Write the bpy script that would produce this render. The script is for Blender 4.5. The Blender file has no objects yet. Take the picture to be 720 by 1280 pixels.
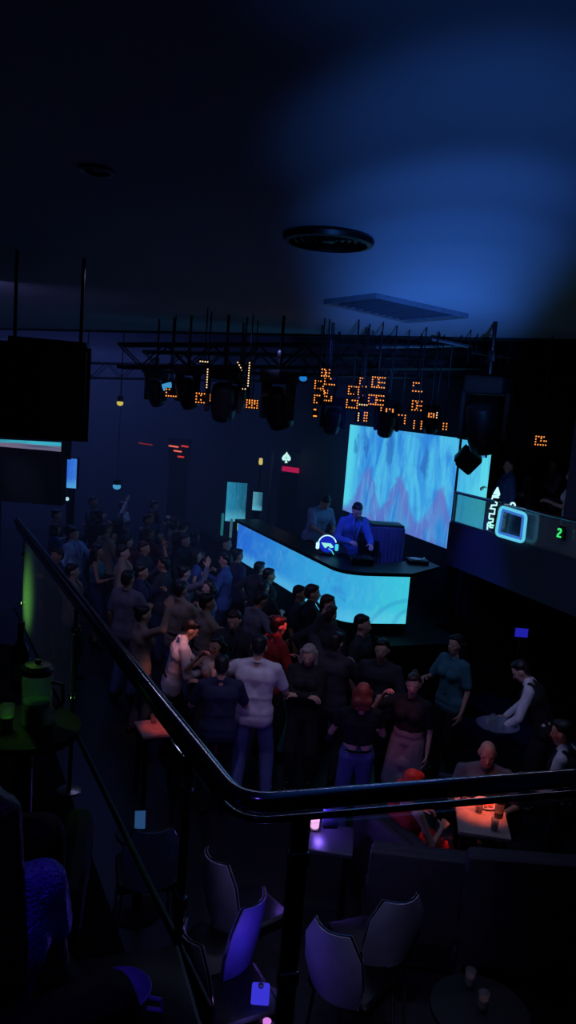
import bpy, bmesh, math, random
import numpy as np
from mathutils import Vector, Matrix, Euler

# ------------------------------------------------------------------ camera, world, sun-less night club, exposure
SC = bpy.context.scene
COL = SC.collection
PI = math.pi
F_PX, PITCH, ROLL, EYE = 960.0, math.radians(8.06), math.radians(4.5), 4.2
cp, sp = math.cos(PITCH), math.sin(PITCH)
FWD = Vector((0, cp, -sp))
_r0, _u0 = Vector((1, 0, 0)), Vector((0, sp, cp))
CR = math.cos(ROLL) * _r0 + math.sin(ROLL) * _u0
CU = -math.sin(ROLL) * _r0 + math.cos(ROLL) * _u0
cam_data = bpy.data.cameras.new('camera')
cam = bpy.data.objects.new('camera', cam_data)
COL.objects.link(cam)
cam_data.sensor_fit = 'VERTICAL'
cam_data.sensor_height = 36.0
cam_data.sensor_width = 36.0
cam_data.lens = F_PX / 1280.0 * 36.0
cam_data.clip_start = 0.05
cam.matrix_world = Matrix(((CR.x, CU.x, -FWD.x, 0), (CR.y, CU.y, -FWD.y, 0), (CR.z, CU.z, -FWD.z, EYE), (0, 0, 0, 1)))
SC.camera = cam
SC.view_settings.view_transform = 'Standard'
SC.view_settings.look = 'None'
SC.view_settings.gamma = 1.0
SC.view_settings.use_curve_mapping = False
SC.view_settings.exposure = 0.0
SC.cycles.max_bounces = 6
SC.cycles.transparent_max_bounces = 16
SC.cycles.use_denoising = True
SC.cycles.sample_clamp_indirect = 3.0

world = bpy.data.worlds.new('world')
SC.world = world
world.use_nodes = True
world.node_tree.nodes['Background'].inputs[0].default_value = (0.10, 0.12, 0.34, 1)
world.node_tree.nodes['Background'].inputs[1].default_value = 0.010

def ray(px, py):
    return FWD + ((px - 360.0) / F_PX) * CR + ((640.0 - py) / F_PX) * CU
def atz(px, py, z):
    d = ray(px, py); t = (z - EYE) / d.z
    return Vector((d.x * t, d.y * t, z))
def atY(px, py, Y):
    d = ray(px, py); t = Y / d.y
    return Vector((d.x * t, Y, EYE + d.z * t))
U = Vector((-0.363, 0.932, 0)).normalized()      # the room's long axis
V = Vector((U.y, -U.x, 0))                       # across the room, towards the stage
UANG = math.atan2(-U.x, U.y)                     # rotation about z that takes +Y to U
def ab(a, b, z=0.0):
    p = U * a + V * b
    return Vector((p.x, p.y, z))
def to_ab(p):
    q = Vector((p.x, p.y, 0))
    return q.dot(U), q.dot(V)
def hit_b(px, py, b):                            # where a sight line meets the vertical plane b = const
    d = ray(px, py); t = b / (d.x * V.x + d.y * V.y)
    return Vector((d.x * t, d.y * t, EYE + d.z * t))

def lin(c):
    return tuple((x / 12.92 if x <= 0.04045 else ((x + 0.055) / 1.055) ** 2.4) for x in (v / 255.0 for v in c))

def lamp(kind, name, loc, color, power, target=None, angle=40, blend=0.8, size=0.05, size_y=None, shape=None):
    d = bpy.data.lights.new(name, kind)
    d.color = color; d.energy = power
    if kind == 'SPOT':
        d.spot_size = math.radians(angle); d.spot_blend = blend; d.shadow_soft_size = size
    elif kind == 'POINT':
        d.shadow_soft_size = size
    elif kind == 'AREA':
        d.size = size
        if size_y: d.shape = 'RECTANGLE'; d.size_y = size_y
    o = bpy.data.objects.new(name, d); COL.objects.link(o)
    o.location = loc
    if target is not None:
        o.rotation_euler = (Vector(target) - Vector(loc)).to_track_quat('-Z', 'Y').to_euler()
    return o

HAZE = (0.13, 0.22, 0.95)
BLUE, NAVY, RED, PURPLE, GREEN, WHITE = (0.07, 0.26, 1.0), (0.12, 0.22, 1.0), (1.0, 0.06, 0.035), (0.20, 0.08, 1.0), (0.30, 1.0, 0.16), (0.8, 0.7, 1.0)
# big washes: blue uplight on the low ceiling, blue wash over the stage, added area fills for the hall
WASH = Vector((0.62, 0.45, 3.0))
for _k in range(7):                               # a row of soft blue heads fanned along the ceiling
    _f = _k / 6.0
    _t = Vector((0.40 + 1.02 * _f, 1.7 + 7.9 * _f, 5.2)); _d = _t - WASH
    lamp('SPOT', 'ceiling_wash_light', WASH, (0.05, 0.24, 1.0), 4 * PI * _d.length ** 2 / (_d.normalized().z) * (0.32, 0.62, 0.82, 0.80, 0.70, 0.62, 0.56)[_k], _t,
         math.degrees(2 * math.atan((0.72 + 0.74 * _f) / _d.length)), 1.0, 0.08)
lamp('SPOT', 'stage_wash_light', ab(8.5, 3.7, 5.12), (0.05, 0.09, 1.0), 560, ab(10.4, 5.7, 2.1), 32, 0.8, 0.1)
lamp('AREA', 'rail_highlight_fill', (0.6, 6.6, 5.14), (0.55, 0.55, 1.0), 20, (0.6, 6.6, 0), size=4.5, size_y=0.07)  # added strip that draws the highlight along the handrail, no batten hangs there
lamp('AREA', 'hall_fill_light', ab(15.5, 0.0, 6.4), HAZE, 150, ab(15.5, 0.0, 0), size=7, size_y=6)  # added fill standing in for the hall's ambient blue
lamp('AREA', 'far_hall_fill_light', ab(18.5, 1.5, 6.4), HAZE, 210, ab(23.4, 1.5, 2.6), size=6, size_y=1.5)  # added fill that lifts the far wall to navy
lamp('AREA', 'crowd_wash_light', ab(9.5, -1.5, 5.1), (0.34, 0.30, 1.0), 34, ab(12.5, 0.5, 1.0), size=3.5, size_y=1.2)

# ------------------------------------------------------------------ materials (all node based)
MATS = {}
def mat(name, rgb, rough=0.6, metal=0.0, noise=0.18, scale=14.0, bump=0.0, spec=0.5):
    if name in MATS: return MATS[name]
    m = bpy.data.materials.new(name); m.use_nodes = True
    nt = m.node_tree; b = nt.nodes['Principled BSDF']
    c = lin(rgb)
    tc = nt.nodes.new('ShaderNodeTexCoord')
    n = nt.nodes.new('ShaderNodeTexNoise'); n.inputs['Scale'].default_value = scale; n.inputs['Detail'].default_value = 4
    nt.links.new(tc.outputs['Object'], n.inputs['Vector'])
    r = nt.nodes.new('ShaderNodeValToRGB')
    r.color_ramp.elements[0].position = 0.3; r.color_ramp.elements[1].position = 0.7
    r.color_ramp.elements[0].color = tuple(x * (1 - noise) for x in c) + (1,)
    r.color_ramp.elements[1].color = tuple(min(1, x * (1 + noise)) for x in c) + (1,)
    nt.links.new(n.outputs['Fac'], r.inputs['Fac'])
    nt.links.new(r.outputs['Color'], b.inputs['Base Color'])
    b.inputs['Roughness'].default_value = rough
    b.inputs['Metallic'].default_value = metal
    b.inputs['Specular IOR Level'].default_value = spec
    if bump:
        bp = nt.nodes.new('ShaderNodeBump'); bp.inputs['Strength'].default_value = bump; bp.inputs['Distance'].default_value = 0.01
        nt.links.new(n.outputs['Fac'], bp.inputs['Height']); nt.links.new(bp.outputs['Normal'], b.inputs['Normal'])
    MATS[name] = m
    return m
def glow(name, rgb, strength=1.0, sample=False):
    if name in MATS: return MATS[name]
    m = bpy.data.materials.new(name); m.use_nodes = True
    nt = m.node_tree; nt.nodes.clear()
    o = nt.nodes.new('ShaderNodeOutputMaterial'); e = nt.nodes.new('ShaderNodeEmission')
    e.inputs[0].default_value = lin(rgb) + (1,); e.inputs[1].default_value = strength
    nt.links.new(e.outputs[0], o.inputs[0])
    if not sample:
        try: m.cycles.emission_sampling = 'NONE'
        except Exception: pass
    MATS[name] = m
    return m
def glass(name, tint, gloss=0.10, rough=0.03, haze=0.0):
    if name in MATS: return MATS[name]
    m = bpy.data.materials.new(name); m.use_nodes = True
    nt = m.node_tree; nt.nodes.clear()
    o = nt.nodes.new('ShaderNodeOutputMaterial')
    t = nt.nodes.new('ShaderNodeBsdfTransparent'); t.inputs[0].default_value = tuple(tint) + (1,)
    g = nt.nodes.new('ShaderNodeBsdfGlossy'); g.inputs['Roughness'].default_value = rough
    lw = nt.nodes.new('ShaderNodeFresnel'); lw.inputs[0].default_value = 1.45
    mx = nt.nodes.new('ShaderNodeMixShader')
    mul = nt.nodes.new('ShaderNodeMath'); mul.operation = 'ADD'; mul.inputs[1].default_value = gloss - 0.04; mul.use_clamp = True
    nt.links.new(lw.outputs[0], mul.inputs[0])
    ge = nt.nodes.new('ShaderNodeNewGeometry'); fr = nt.nodes.new('ShaderNodeMath'); fr.operation = 'SUBTRACT'; fr.inputs[0].default_value = 1.0
    nt.links.new(ge.outputs['Backfacing'], fr.inputs[1])
    m3 = nt.nodes.new('ShaderNodeMath'); m3.operation = 'MULTIPLY'
    nt.links.new(mul.outputs[0], m3.inputs[0]); nt.links.new(fr.outputs[0], m3.inputs[1]); nt.links.new(m3.outputs[0], mx.inputs[0])
    nt.links.new(t.outputs[0], mx.inputs[1]); nt.links.new(g.outputs[0], mx.inputs[2])
    last = mx
    if haze:
        d = nt.nodes.new('ShaderNodeBsdfTranslucent'); d.inputs[0].default_value = (0.8, 0.85, 0.8, 1)
        d2 = nt.nodes.new('ShaderNodeBsdfDiffuse'); d2.inputs[0].default_value = (0.8, 0.85, 0.8, 1)
        a = nt.nodes.new('ShaderNodeMixShader'); a.inputs[0].default_value = 0.5
        nt.links.new(d.outputs[0], a.inputs[1]); nt.links.new(d2.outputs[0], a.inputs[2])
        m2 = nt.nodes.new('ShaderNodeMixShader'); m2.inputs[0].default_value = haze
        nt.links.new(mx.outputs[0], m2.inputs[1]); nt.links.new(a.outputs[0], m2.inputs[2]); last = m2
    nt.links.new(last.outputs[0], o.inputs[0])
    MATS[name] = m
    return m

class NG:                                         # tiny expression helper for procedural screens
    def __init__(s, m):
        s.nt = m.node_tree
    def m(s, op, a, b=None, clamp=False):
        n = s.nt.nodes.new('ShaderNodeMath'); n.operation = op; n.use_clamp = clamp
        for i, v in enumerate((a, b)):
            if v is None: continue
            if isinstance(v, (int, float)): n.inputs[i].default_value = v
            else: s.nt.links.new(v, n.inputs[i])
        return n.outputs[0]
    def sstep(s, x, lo, hi):
        n = s.nt.nodes.new('ShaderNodeMapRange'); n.interpolation_type = 'SMOOTHSTEP'
        s.nt.links.new(x, n.inputs[0]); n.inputs[1].default_value = lo; n.inputs[2].default_value = hi
        return n.outputs[0]
    def mix(s, f, a, b):
        n = s.nt.nodes.new('ShaderNodeMix'); n.data_type = 'RGBA'
        if isinstance(f, (int, float)): n.inputs[0].default_value = f
        else: s.nt.links.new(f, n.inputs[0])
        for i, v in ((6, a), (7, b)):
            if isinstance(v, tuple): n.inputs[i].default_value = lin(v) + (1,)
            else: s.nt.links.new(v, n.inputs[i])
        return n.outputs[2]
    def noise(s, vec, scale, detail=3, dist=0.0):
        n = s.nt.nodes.new('ShaderNodeTexNoise'); n.inputs['Scale'].default_value = scale
        n.inputs['Detail'].default_value = detail; n.inputs['Distortion'].default_value = dist
        s.nt.links.new(vec, n.inputs['Vector']); return n.outputs['Fac']
    def scaled(s, vec, sc, off=(0, 0, 0)):
        n = s.nt.nodes.new('ShaderNodeMapping'); n.inputs['Scale'].default_value = sc; n.inputs['Location'].default_value = off
        s.nt.links.new(vec, n.inputs['Vector']); return n.outputs[0]

def screen_base(name):
    m = bpy.data.materials.new(name); m.use_nodes = True
    nt = m.node_tree; nt.nodes.clear()
    o = nt.nodes.new('ShaderNodeOutputMaterial'); e = nt.nodes.new('ShaderNodeEmission')
    nt.links.new(e.outputs[0], o.inputs[0])
    tc = nt.nodes.new('ShaderNodeTexCoord'); sx = nt.nodes.new('ShaderNodeSeparateXYZ')
    nt.links.new(tc.outputs['UV'], sx.inputs[0])
    return m, NG(m), tc.outputs['UV'], sx.outputs[0], sx.outputs[1], e

def big_screen_mat():
    m, g, uv, u, v, e = screen_base('screen_picture')
    n1 = g.noise(g.scaled(uv, (9, 1.3, 1)), 1.0, 3, 1.3)
    n2 = g.noise(g.scaled(uv, (26, 2.0, 1), (3, 1, 0)), 1.0, 3, 0.9)
    n3 = g.noise(g.scaled(uv, (4, 3, 1), (9, 4, 0)), 1.0, 3, 1.8)
    c = g.mix(g.sstep(n1, 0.34, 0.66), (50, 140, 230), (82, 196, 244))
    c = g.mix(g.m('MULTIPLY', g.sstep(n2, 0.52, 0.72), 0.3), c, (112, 212, 250))
    c = g.mix(g.m('MULTIPLY', g.sstep(n3, 0.55, 0.75), 0.45), c, (56, 132, 222))
    edge = g.m('MULTIPLY', g.sstep(g.m('SUBTRACT', 1.0, u), 0.82, 0.97), 0.9)
    c = g.mix(edge, c, (92, 226, 248))
    low = g.m('MULTIPLY', g.sstep(g.m('SUBTRACT', 1.0, v), 0.8, 1.0), g.m('MULTIPLY', g.sstep(n1, 0.4, 0.6), 0.8))
    c = g.mix(low, c, (92, 226, 248))
    wob = g.m('MULTIPLY', g.m('SUBTRACT', n3, 0.5), 0.09)
    uw = g.m('ADD', u, wob)
    for u0, top, wid in ((0.25, 0.60, 0.16), (0.57, 0.58, 0.19), (0.91, 0.56, 0.16)):      # three drifting violet flame shapes
        du = g.m('DIVIDE', g.m('ABSOLUTE', g.m('SUBTRACT', uw, u0)), wid)
        h = g.m('MULTIPLY', g.m('DIVIDE', 1.0, g.m('ADD', 1.0, g.m('MULTIPLY', g.m('POWER', du, 2.0), 2.6))), top)
        inside = g.sstep(g.m('SUBTRACT', h, v), -0.02, 0.10)
        rim = g.m('MULTIPLY', inside, g.m('SUBTRACT', 1.0, g.sstep(g.m('SUBTRACT', h, v), 0.08, 0.34)))
        body = g.m('MULTIPLY', inside, g.sstep(g.m('SUBTRACT', 1.0, v), 0.2, 0.6))
        c = g.mix(g.m('MULTIPLY', body, 0.6), c, (48, 112, 208))
        c = g.mix(g.m('MULTIPLY', rim, 0.72), c, (102, 118, 206))
        streak = g.m('MULTIPLY', inside, g.sstep(n2, 0.53, 0.62))
        c = g.mix(g.m('MULTIPLY', streak, 0.5), c, (96, 176, 240))
        c = g.mix(g.m('MULTIPLY', g.m('MULTIPLY', inside, g.sstep(n1, 0.54, 0.6)), 0.35), c, (118, 122, 206))
    for u0, v0, wu, wv in ((0.10, 0.79, 0.026, 0.12), (0.21, 0.77, 0.020, 0.15), (0.45, 0.78, 0.030, 0.17), (0.77, 0.73, 0.032, 0.16)):   # slit shapes
        d1 = g.m('POWER', g.m('DIVIDE', g.m('SUBTRACT', uw, u0), wu), 2)
        d2 = g.m('POWER', g.m('DIVIDE', g.m('SUBTRACT', v, v0), wv), 2)
        dd = g.m('ADD', d1, d2)
        s = g.m('MULTIPLY', g.sstep(g.m('SUBTRACT', 1.3, dd), 0.0, 0.8), g.sstep(n2, 0.30, 0.46))
        c = g.mix(g.m('MULTIPLY', s, 0.55), c, (40, 96, 180))
    g.nt.links.new(c, e.inputs[0]); e.inputs[1].default_value = 0.92
    return m
def bar_screen_mat(name, left, right, low, seed, swirl=False):
    m, g, uv, u, v, e = screen_base(name)
    n1 = g.noise(g.scaled(uv, (5, 1.5, 1), (seed, 0, 0)), 1.0, 3, 1.4)
    n2 = g.noise(g.scaled(uv, (16, 2.5, 1), (seed + 4, 0, 0)), 1.0, 3, 1.0)
    c = g.mix(g.sstep(u, 0.0, 1.0), left, right)
    c = g.mix(g.m('MULTIPLY', g.sstep(n1, 0.5, 0.72), 0.4), c, low)
    c = g.mix(g.m('MULTIPLY', g.sstep(n2, 0.5, 0.75), 0.14), c, (130, 214, 250))
    c = g.mix(g.m('MULTIPLY', g.sstep(g.m('SUBTRACT', 1.0, v), 0.62, 0.95), 0.4), c, (110, 222, 248))
    if swirl:
        for cx, cy, r in ((1.06, -0.35, 0.72), (1.1, -0.05, 0.3)):
            d2 = g.m('SQRT', g.m('ADD', g.m('POWER', g.m('SUBTRACT', u, cx), 2), g.m('POWER', g.m('MULTIPLY', g.m('SUBTRACT', v, cy), 0.85), 2)))
            ring = g.m('SUBTRACT', 1.0, g.sstep(g.m('ABSOLUTE', g.m('SUBTRACT', d2, r)), 0.015, 0.06))
            c = g.mix(g.m('MULTIPLY', ring, 0.3), c, (40, 120, 196))
    g.nt.links.new(c, e.inputs[0]); e.inputs[1].default_value = 0.9
    return m

BLACK = mat('black_matte', (9, 9, 11), 0.7, spec=0.2)
BLACKG = mat('black_satin', (9, 9, 11), 0.4, spec=0.3)
DARKM = mat('dark_metal', (26, 26, 30), 0.38, 0.8)
CHROME = mat('chrome', (190, 192, 200), 0.14, 1.0, 0.05)
STEEL = mat('brushed_steel', (120, 122, 130), 0.3, 1.0, 0.08)
RAILM = mat('dark_polished_steel', (150, 152, 162), 0.13, 1.0, 0.05)
CLEAR = glass('clear_glass', (0.90, 0.95, 0.93), 0.05, 0.04)
ADDED_FROST = glass('added_frost_glass', (0.82, 0.9, 0.85), 0.06, 0.06, 0.10)  # frosting added so the pane catches the green spots
DRINK = glass('tumbler_glass', (0.86, 0.93, 0.9), 0.18, 0.05, 0.16)

# ------------------------------------------------------------------ mesh building
def rot_to(d):
    return Vector(d).to_track_quat('Z', 'Y').to_matrix()
class MB:
    def __init__(s):
        s.v = []; s.f = []; s.mi = []; s.cur = 0; s.uv = {}
    def add(s, vs, fs):
        o = len(s.v); s.v.extend([tuple(x) for x in vs])
        for f in fs: s.f.append(tuple(i + o for i in f)); s.mi.append(s.cur)
        return s
    def box(s, c, size, R=None, bev=0.0):
        c = Vector(c); hx, hy, hz = size[0] / 2, size[1] / 2, size[2] / 2
        R = R if R is not None else Matrix.Identity(3)
        if bev <= 0:
            vs = [c + R @ Vector((x * hx, y * hy, z * hz)) for z in (-1, 1) for y in (-1, 1) for x in (-1, 1)]
            return s.add(vs, [(0, 2, 3, 1), (4, 5, 7, 6), (0, 1, 5, 4), (2, 6, 7, 3), (0, 4, 6, 2), (1, 3, 7, 5)])
        b = min(bev, hx * .95, hy * .95, hz * .95)
        rings = []
        for z, ins in ((-hz, b), (-hz + b * .3, b * .3), (-hz + b, 0), (hz - b, 0), (hz - b * .3, b * .3), (hz, b)):
            ring = []
            for qx, qy, a0 in ((1, 1, 0), (-1, 1, 90), (-1, -1, 180), (1, -1, 270)):
                for k in range(4):
                    a = math.radians(a0 + 30 * k); rr = max(b - ins, 0.0)
                    ring.append(c + R @ Vector((qx * (hx - b) + rr * math.cos(a), qy * (hy - b) + rr * math.sin(a), z)))
            rings.append(ring)
        n = 16; vs = [p for r in rings for p in r]; fs = []
        for i in range(5):
            for k in range(n): fs.append((i * n + k, i * n + (k + 1) % n, (i + 1) * n + (k + 1) % n, (i + 1) * n + k))
        fs.append(tuple(reversed(range(n)))); fs.append(tuple(range(5 * n, 6 * n)))
        return s.add(vs, fs)
    def bar(s, p, q, w, h=None):
        p, q = Vector(p), Vector(q); d = q - p
        return s.box((p + q) / 2, (w, h or w, d.length), rot_to(d))
    def tube(s, path, r, seg=10, closed=False, ry=None):
        path = [Vector(p) for p in path]; n = len(path); vs = []; fs = []
        rs = r if isinstance(r, (list, tuple)) else [r] * n
        prev = None
        for i, p in enumerate(path):
            if closed: t = path[(i + 1) % n] - path[i - 1]
            else: t = path[min(i + 1, n - 1)] - path[max(i - 1, 0)]
            t.normalize()
            if prev is None:
                ref = Vector((0, 0, 1)) if abs(t.z) < 0.9 else Vector((1, 0, 0))
                a = ref.cross(t).normalized()
            else:
                a = (prev - t * prev.dot(t)).normalized()
            prev = a; b = t.cross(a)
            for k in range(seg):
                th = 2 * PI * k / seg
                vs.append(p + a * (math.cos(th) * rs[i]) + b * (math.sin(th) * (ry or rs[i])))
        m = n if closed else n - 1
        for i in range(m):
            for k in range(seg):
                j = (i + 1) % n
                fs.append((i * seg + k, i * seg + (k + 1) % seg, j * seg + (k + 1) % seg, j * seg + k))
        if not closed:
            fs.append(tuple(reversed(range(seg)))); fs.append(tuple(range((n - 1) * seg, n * seg)))
        return s.add(vs, fs)
    def cap(s, p, q, r0, r1=None, seg=10):              # tapered capsule
        r1 = r0 if r1 is None else r1
        p, q = Vector(p), Vector(q); d = (q - p)
        t = d.normalized() if d.length > 1e-6 else Vector((0, 0, 1))
        R = rot_to(t); vs = []; fs = []
        prof = [(p, -math.cos(a) * r0, math.sin(a) * r0) for a in (0.35, 0.8, 1.25)] + [(q, math.cos(a) * r1, math.sin(a) * r1) for a in (1.25, 0.8, 0.35)]
        for base, dz, rr in prof:
            for k in range(seg):
                th = 2 * PI * k / seg
                vs.append(base + R @ Vector((math.cos(th) * rr, math.sin(th) * rr, dz)))
        for i in range(len(prof) - 1):
            for k in range(seg): fs.append((i * seg + k, i * seg + (k + 1) % seg, (i + 1) * seg + (k + 1) % seg, (i + 1) * seg + k))
        fs.append(tuple(reversed(range(seg)))); fs.append(tuple(range(5 * seg, 6 * seg)))
        return s.add(vs, fs)
    def ell(s, c, r, R=None, seg=14, rings=9):
        c = Vector(c); R = R if R is not None else Matrix.Identity(3); vs = []; fs = []
        vs.append(c + R @ Vector((0, 0, -r[2])))
        for i in range(1, rings):
            a = PI * i / rings
            for k in range(seg):
                th = 2 * PI * k / seg
                vs.append(c + R @ Vector((r[0] * math.sin(a) * math.cos(th), r[1] * math.sin(a) * math.sin(th), -r[2] * math.cos(a))))
        vs.append(c + R @ Vector((0, 0, r[2])))
        for k in range(seg): fs.append((0, 1 + (k + 1) % seg, 1 + k))
        for i in range(rings - 2):
            for k in range(seg): fs.append((1 + i * seg + k, 1 + i * seg + (k + 1) % seg, 1 + (i + 1) * seg + (k + 1) % seg, 1 + (i + 1) * seg + k))
        e = len(vs) - 1; o = 1 + (rings - 2) * seg
        for k in range(seg): fs.append((o + k, o + (k + 1) % seg, e))
        return s.add(vs, fs)
    def lathe(s, prof, c=(0, 0, 0), seg=20, R=None):
        c = Vector(c); R = R if R is not None else Matrix.Identity(3); vs = []; fs = []; n = len(prof)
        for r, z in prof:
            for k in range(seg):
                th = 2 * PI * k / seg
                vs.append(c + R @ Vector((math.cos(th) * r, math.sin(th) * r, z)))
        for i in range(n - 1):
            for k in range(seg): fs.append((i * seg + k, i * seg + (k + 1) % seg, (i + 1) * seg + (k + 1) % seg, (i + 1) * seg + k))
        if prof[0][0] > 1e-5: fs.append(tuple(reversed(range(seg))))
        if prof[-1][0] > 1e-5: fs.append(tuple(range((n - 1) * seg, n * seg)))
        return s.add(vs, fs)
    def prism(s, poly, vec):
        n = len(poly); p = [Vector(x) for x in poly]; vec = Vector(vec)
        fs = [tuple(reversed(range(n))), tuple(range(n, 2 * n))] + [(i, (i + 1) % n, n + (i + 1) % n, n + i) for i in range(n)]
        return s.add(p + [x + vec for x in p], fs)
    def mesh(s, name, mats, smooth=True, M=None):
        me = bpy.data.meshes.new(name)
        vs = s.v if M is None else [tuple(M @ Vector(p)) for p in s.v]
        me.from_pydata(vs, [], s.f)
        for m in mats: me.materials.append(m)
        if len(mats) > 1: me.polygons.foreach_set('material_index', s.mi)
        bm = bmesh.new(); bm.from_mesh(me); bmesh.ops.recalc_face_normals(bm, faces=bm.faces); bm.to_mesh(me); bm.free()
        if smooth:
            me.polygons.foreach_set('use_smooth', [True] * len(me.polygons))
            try: me.set_sharp_from_angle(angle=math.radians(38))
            except Exception: pass
        me.update()
        return me
    def build(s, name, m, parent=None, loc=None, rz=0.0, world=False, smooth=True):
        mats = m if isinstance(m, (list, tuple)) else [m]
        M = None
        if parent is not None and world: M = frame_of(parent).inverted()
        if parent is None and loc is not None and world:
            M = (Matrix.Translation(Vector(loc)) @ Matrix.Rotation(rz, 4, 'Z')).inverted()
        o = bpy.data.objects.new(name, s.mesh(name, mats, smooth, M)); COL.objects.link(o)
        if parent is not None: o.parent = parent
        if loc is not None: o.location = loc
        if parent is None: o.rotation_euler = (0, 0, rz)
        return o
def frame_of(o):
    M = Matrix.Translation(o.location) @ o.rotation_euler.to_matrix().to_4x4()
    return M if o.parent is None else frame_of(o.parent) @ M
def tag(o, label=None, cat=None, group=None, kind=None):
    if label: o['label'] = label
    if cat: o['category'] = cat
    if group: o['group'] = group
    if kind: o['kind'] = kind
    return o
def thing(name, label, cat, loc=(0, 0, 0), rz=0.0, group=None):
    o = bpy.data.objects.new(name, None); COL.objects.link(o)
    o.empty_display_size = 0.1
    o.location = loc; o.rotation_euler = (0, 0, rz)
    return tag(o, label, cat, group)
def struct(name, mb, m, label=None, smooth=False):
    o = mb.build(name, m, smooth=smooth); o['kind'] = 'structure'
    if label: o['label'] = label
    return o
def dup(root, loc, rz=None, label=None, group=None):
    r = root.copy(); COL.objects.link(r); r.location = loc
    if rz is not None: r.rotation_euler = (0, 0, rz)
    if label: r['label'] = label
    if group: r['group'] = group
    for ch in list(root.children):
        if ch.name.startswith('hanger'): continue
        c = ch.copy(); COL.objects.link(c); c.parent = r
        for g in list(ch.children):
            d = g.copy(); COL.objects.link(d); d.parent = c
    return r
def panel(name, quad, m, parent=None, thick=0.04, world=True):
    """a flat lit panel with thickness; quad = bottom left, bottom right, top right, top left as seen from the front; UV on the front"""
    q = [Vector(p) for p in quad]
    n = (q[1] - q[0]).cross(q[3] - q[0]).normalized()
    back = [p - n * thick for p in q]
    M = frame_of(parent).inverted() if parent is not None else Matrix.Identity(4)
    me = bpy.data.meshes.new(name)
    me.from_pydata([tuple(M @ p) for p in q + back], [], [(0, 1, 2, 3), (7, 6, 5, 4), (1, 0, 4, 5), (2, 1, 5, 6), (3, 2, 6, 7), (0, 3, 7, 4)])
    uvl = me.uv_layers.new(name='UVMap')
    for p in me.polygons:
        for li in p.loop_indices:
            vi = me.loops[li].vertex_index % 4
            uvl.data[li].uv = ((0, 0), (1, 0), (1, 1), (0, 1))[vi]
    me.materials.append(m); me.materials.append(BLACK)
    for i, p in enumerate(me.polygons): p.material_index = 0 if i == 0 else 1
    o = bpy.data.objects.new(name, me); COL.objects.link(o)
    if parent is not None: o.parent = parent
    return o

# ================================================================== SETTING
FLOOR = mat('dark_club_floor', (22, 21, 26), 0.42, 0.0, 0.3, 3.0)
WALLM = mat('dark_blue_wall', (30, 32, 44), 0.75, 0.0, 0.25, 1.5)
CEILM = mat('painted_ceiling', (148, 150, 158), 0.85, 0.0, 0.05, 0.7)
MEZZ = 2.1
b = MB(); b.box((0, 9, -0.05), (34, 36, 0.1)); struct('floor', b, FLOOR)
HI = 6.9
def wall(name, p, q, z0, z1, th=0.12, m=WALLM):
    p, q = Vector(p), Vector(q); d = (q - p); n = Vector((d.y, -d.x, 0)).normalized() * th
    b = MB(); b.prism([(p.x, p.y, z0), (q.x, q.y, z0), (q.x, q.y, z1), (p.x, p.y, z1)], n); return struct(name, b, m)
wall('wall_far', ab(23.4, -9.0), ab(23.4, 7.6), 0, HI)
wall('wall_stage', ab(9.6, 7.0), ab(23.4, 7.0), 0, HI, -0.12)
wall('wall_left', ab(-6, -8.9), ab(23.4, -8.9), 0, HI)
wall('wall_right', ab(-6, 10.2), ab(9.6, 10.2), 0, HI, -0.12)
wall('wall_behind_camera', ab(-5.6, -9), ab(-5.6, 10.3), 0, HI, -0.12)
wall('wall_stage_return', ab(9.72, 7.0), ab(9.72, 10.3), 0, HI, 0.12)
# low ceiling over camera and front of the hall, ending in a bulkhead; black high ceiling behind it
e0, e1 = atz(0, 410, 5.2), atz(720, 424, 5.2)
ed = (e1 - e0).normalized()
e0x, e1x = e0 - ed * 8, e1 + ed * 9
b = MB(); b.prism([(e0x.x, e0x.y, 5.2), (e1x.x, e1x.y, 5.2), (e1x.x + 1, -7, 5.2), (e0x.x, -7, 5.2)], (0, 0, 0.08)); struct('ceiling_low', b, CEILM)
b = MB(); b.prism([(e0x.x, e0x.y, 5.17), (e1x.x, e1x.y, 5.17), (e1x.x, e1x.y, HI), (e0x.x, e0x.y, HI)], (ed.y * -0.1, ed.x * 0.1, 0)); struct('ceiling_bulkhead', b, BLACK)
b = MB(); b.box((0, 16, HI + 0.05), (34, 26, 0.1)); struct('ceiling_high', b, BLACK)

def ceil_z(x, y):
    return 5.2 if ed.x * (y - e0.y) - ed.y * (x - e0.x) < 0.12 else HI
# the mezzanine we stand on, L-shaped round the corner of its rail
RZ = 3.15
C0, L0, R0 = atz(300, 1006, RZ), atz(22, 652, RZ), atz(720, 972, RZ)
dl, dr = (L0 - C0).normalized(), (R0 - C0).normalized()
R1 = C0 + dr * 3.6
nl = Vector((-dl.y, dl.x, 0)); nr = Vector((dr.y, -dr.x, 0))       # away from the void
b = MB()
ou = lambda p: (p.x, p.y, MEZZ - 0.3)
cpt = C0 - (dl + dr) * 0.05
b.prism([ou(cpt), ou(L0 + dl * 0.2 - nl * 0.06), (-7.5, L0.y + 0.9, MEZZ - .3), (-7.5, -3.5, MEZZ - .3), (5.5, -3.5, MEZZ - .3), (5.5, R1.y + 0.6, MEZZ - .3), ou(R1 - nr * 0.06)], (0, 0, 0.3))
struct('floor_mezzanine', b, mat('mezzanine_carpet', (8, 8, 10), 0.9, 0, 0.3, 40, 0, 0.1))

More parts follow.
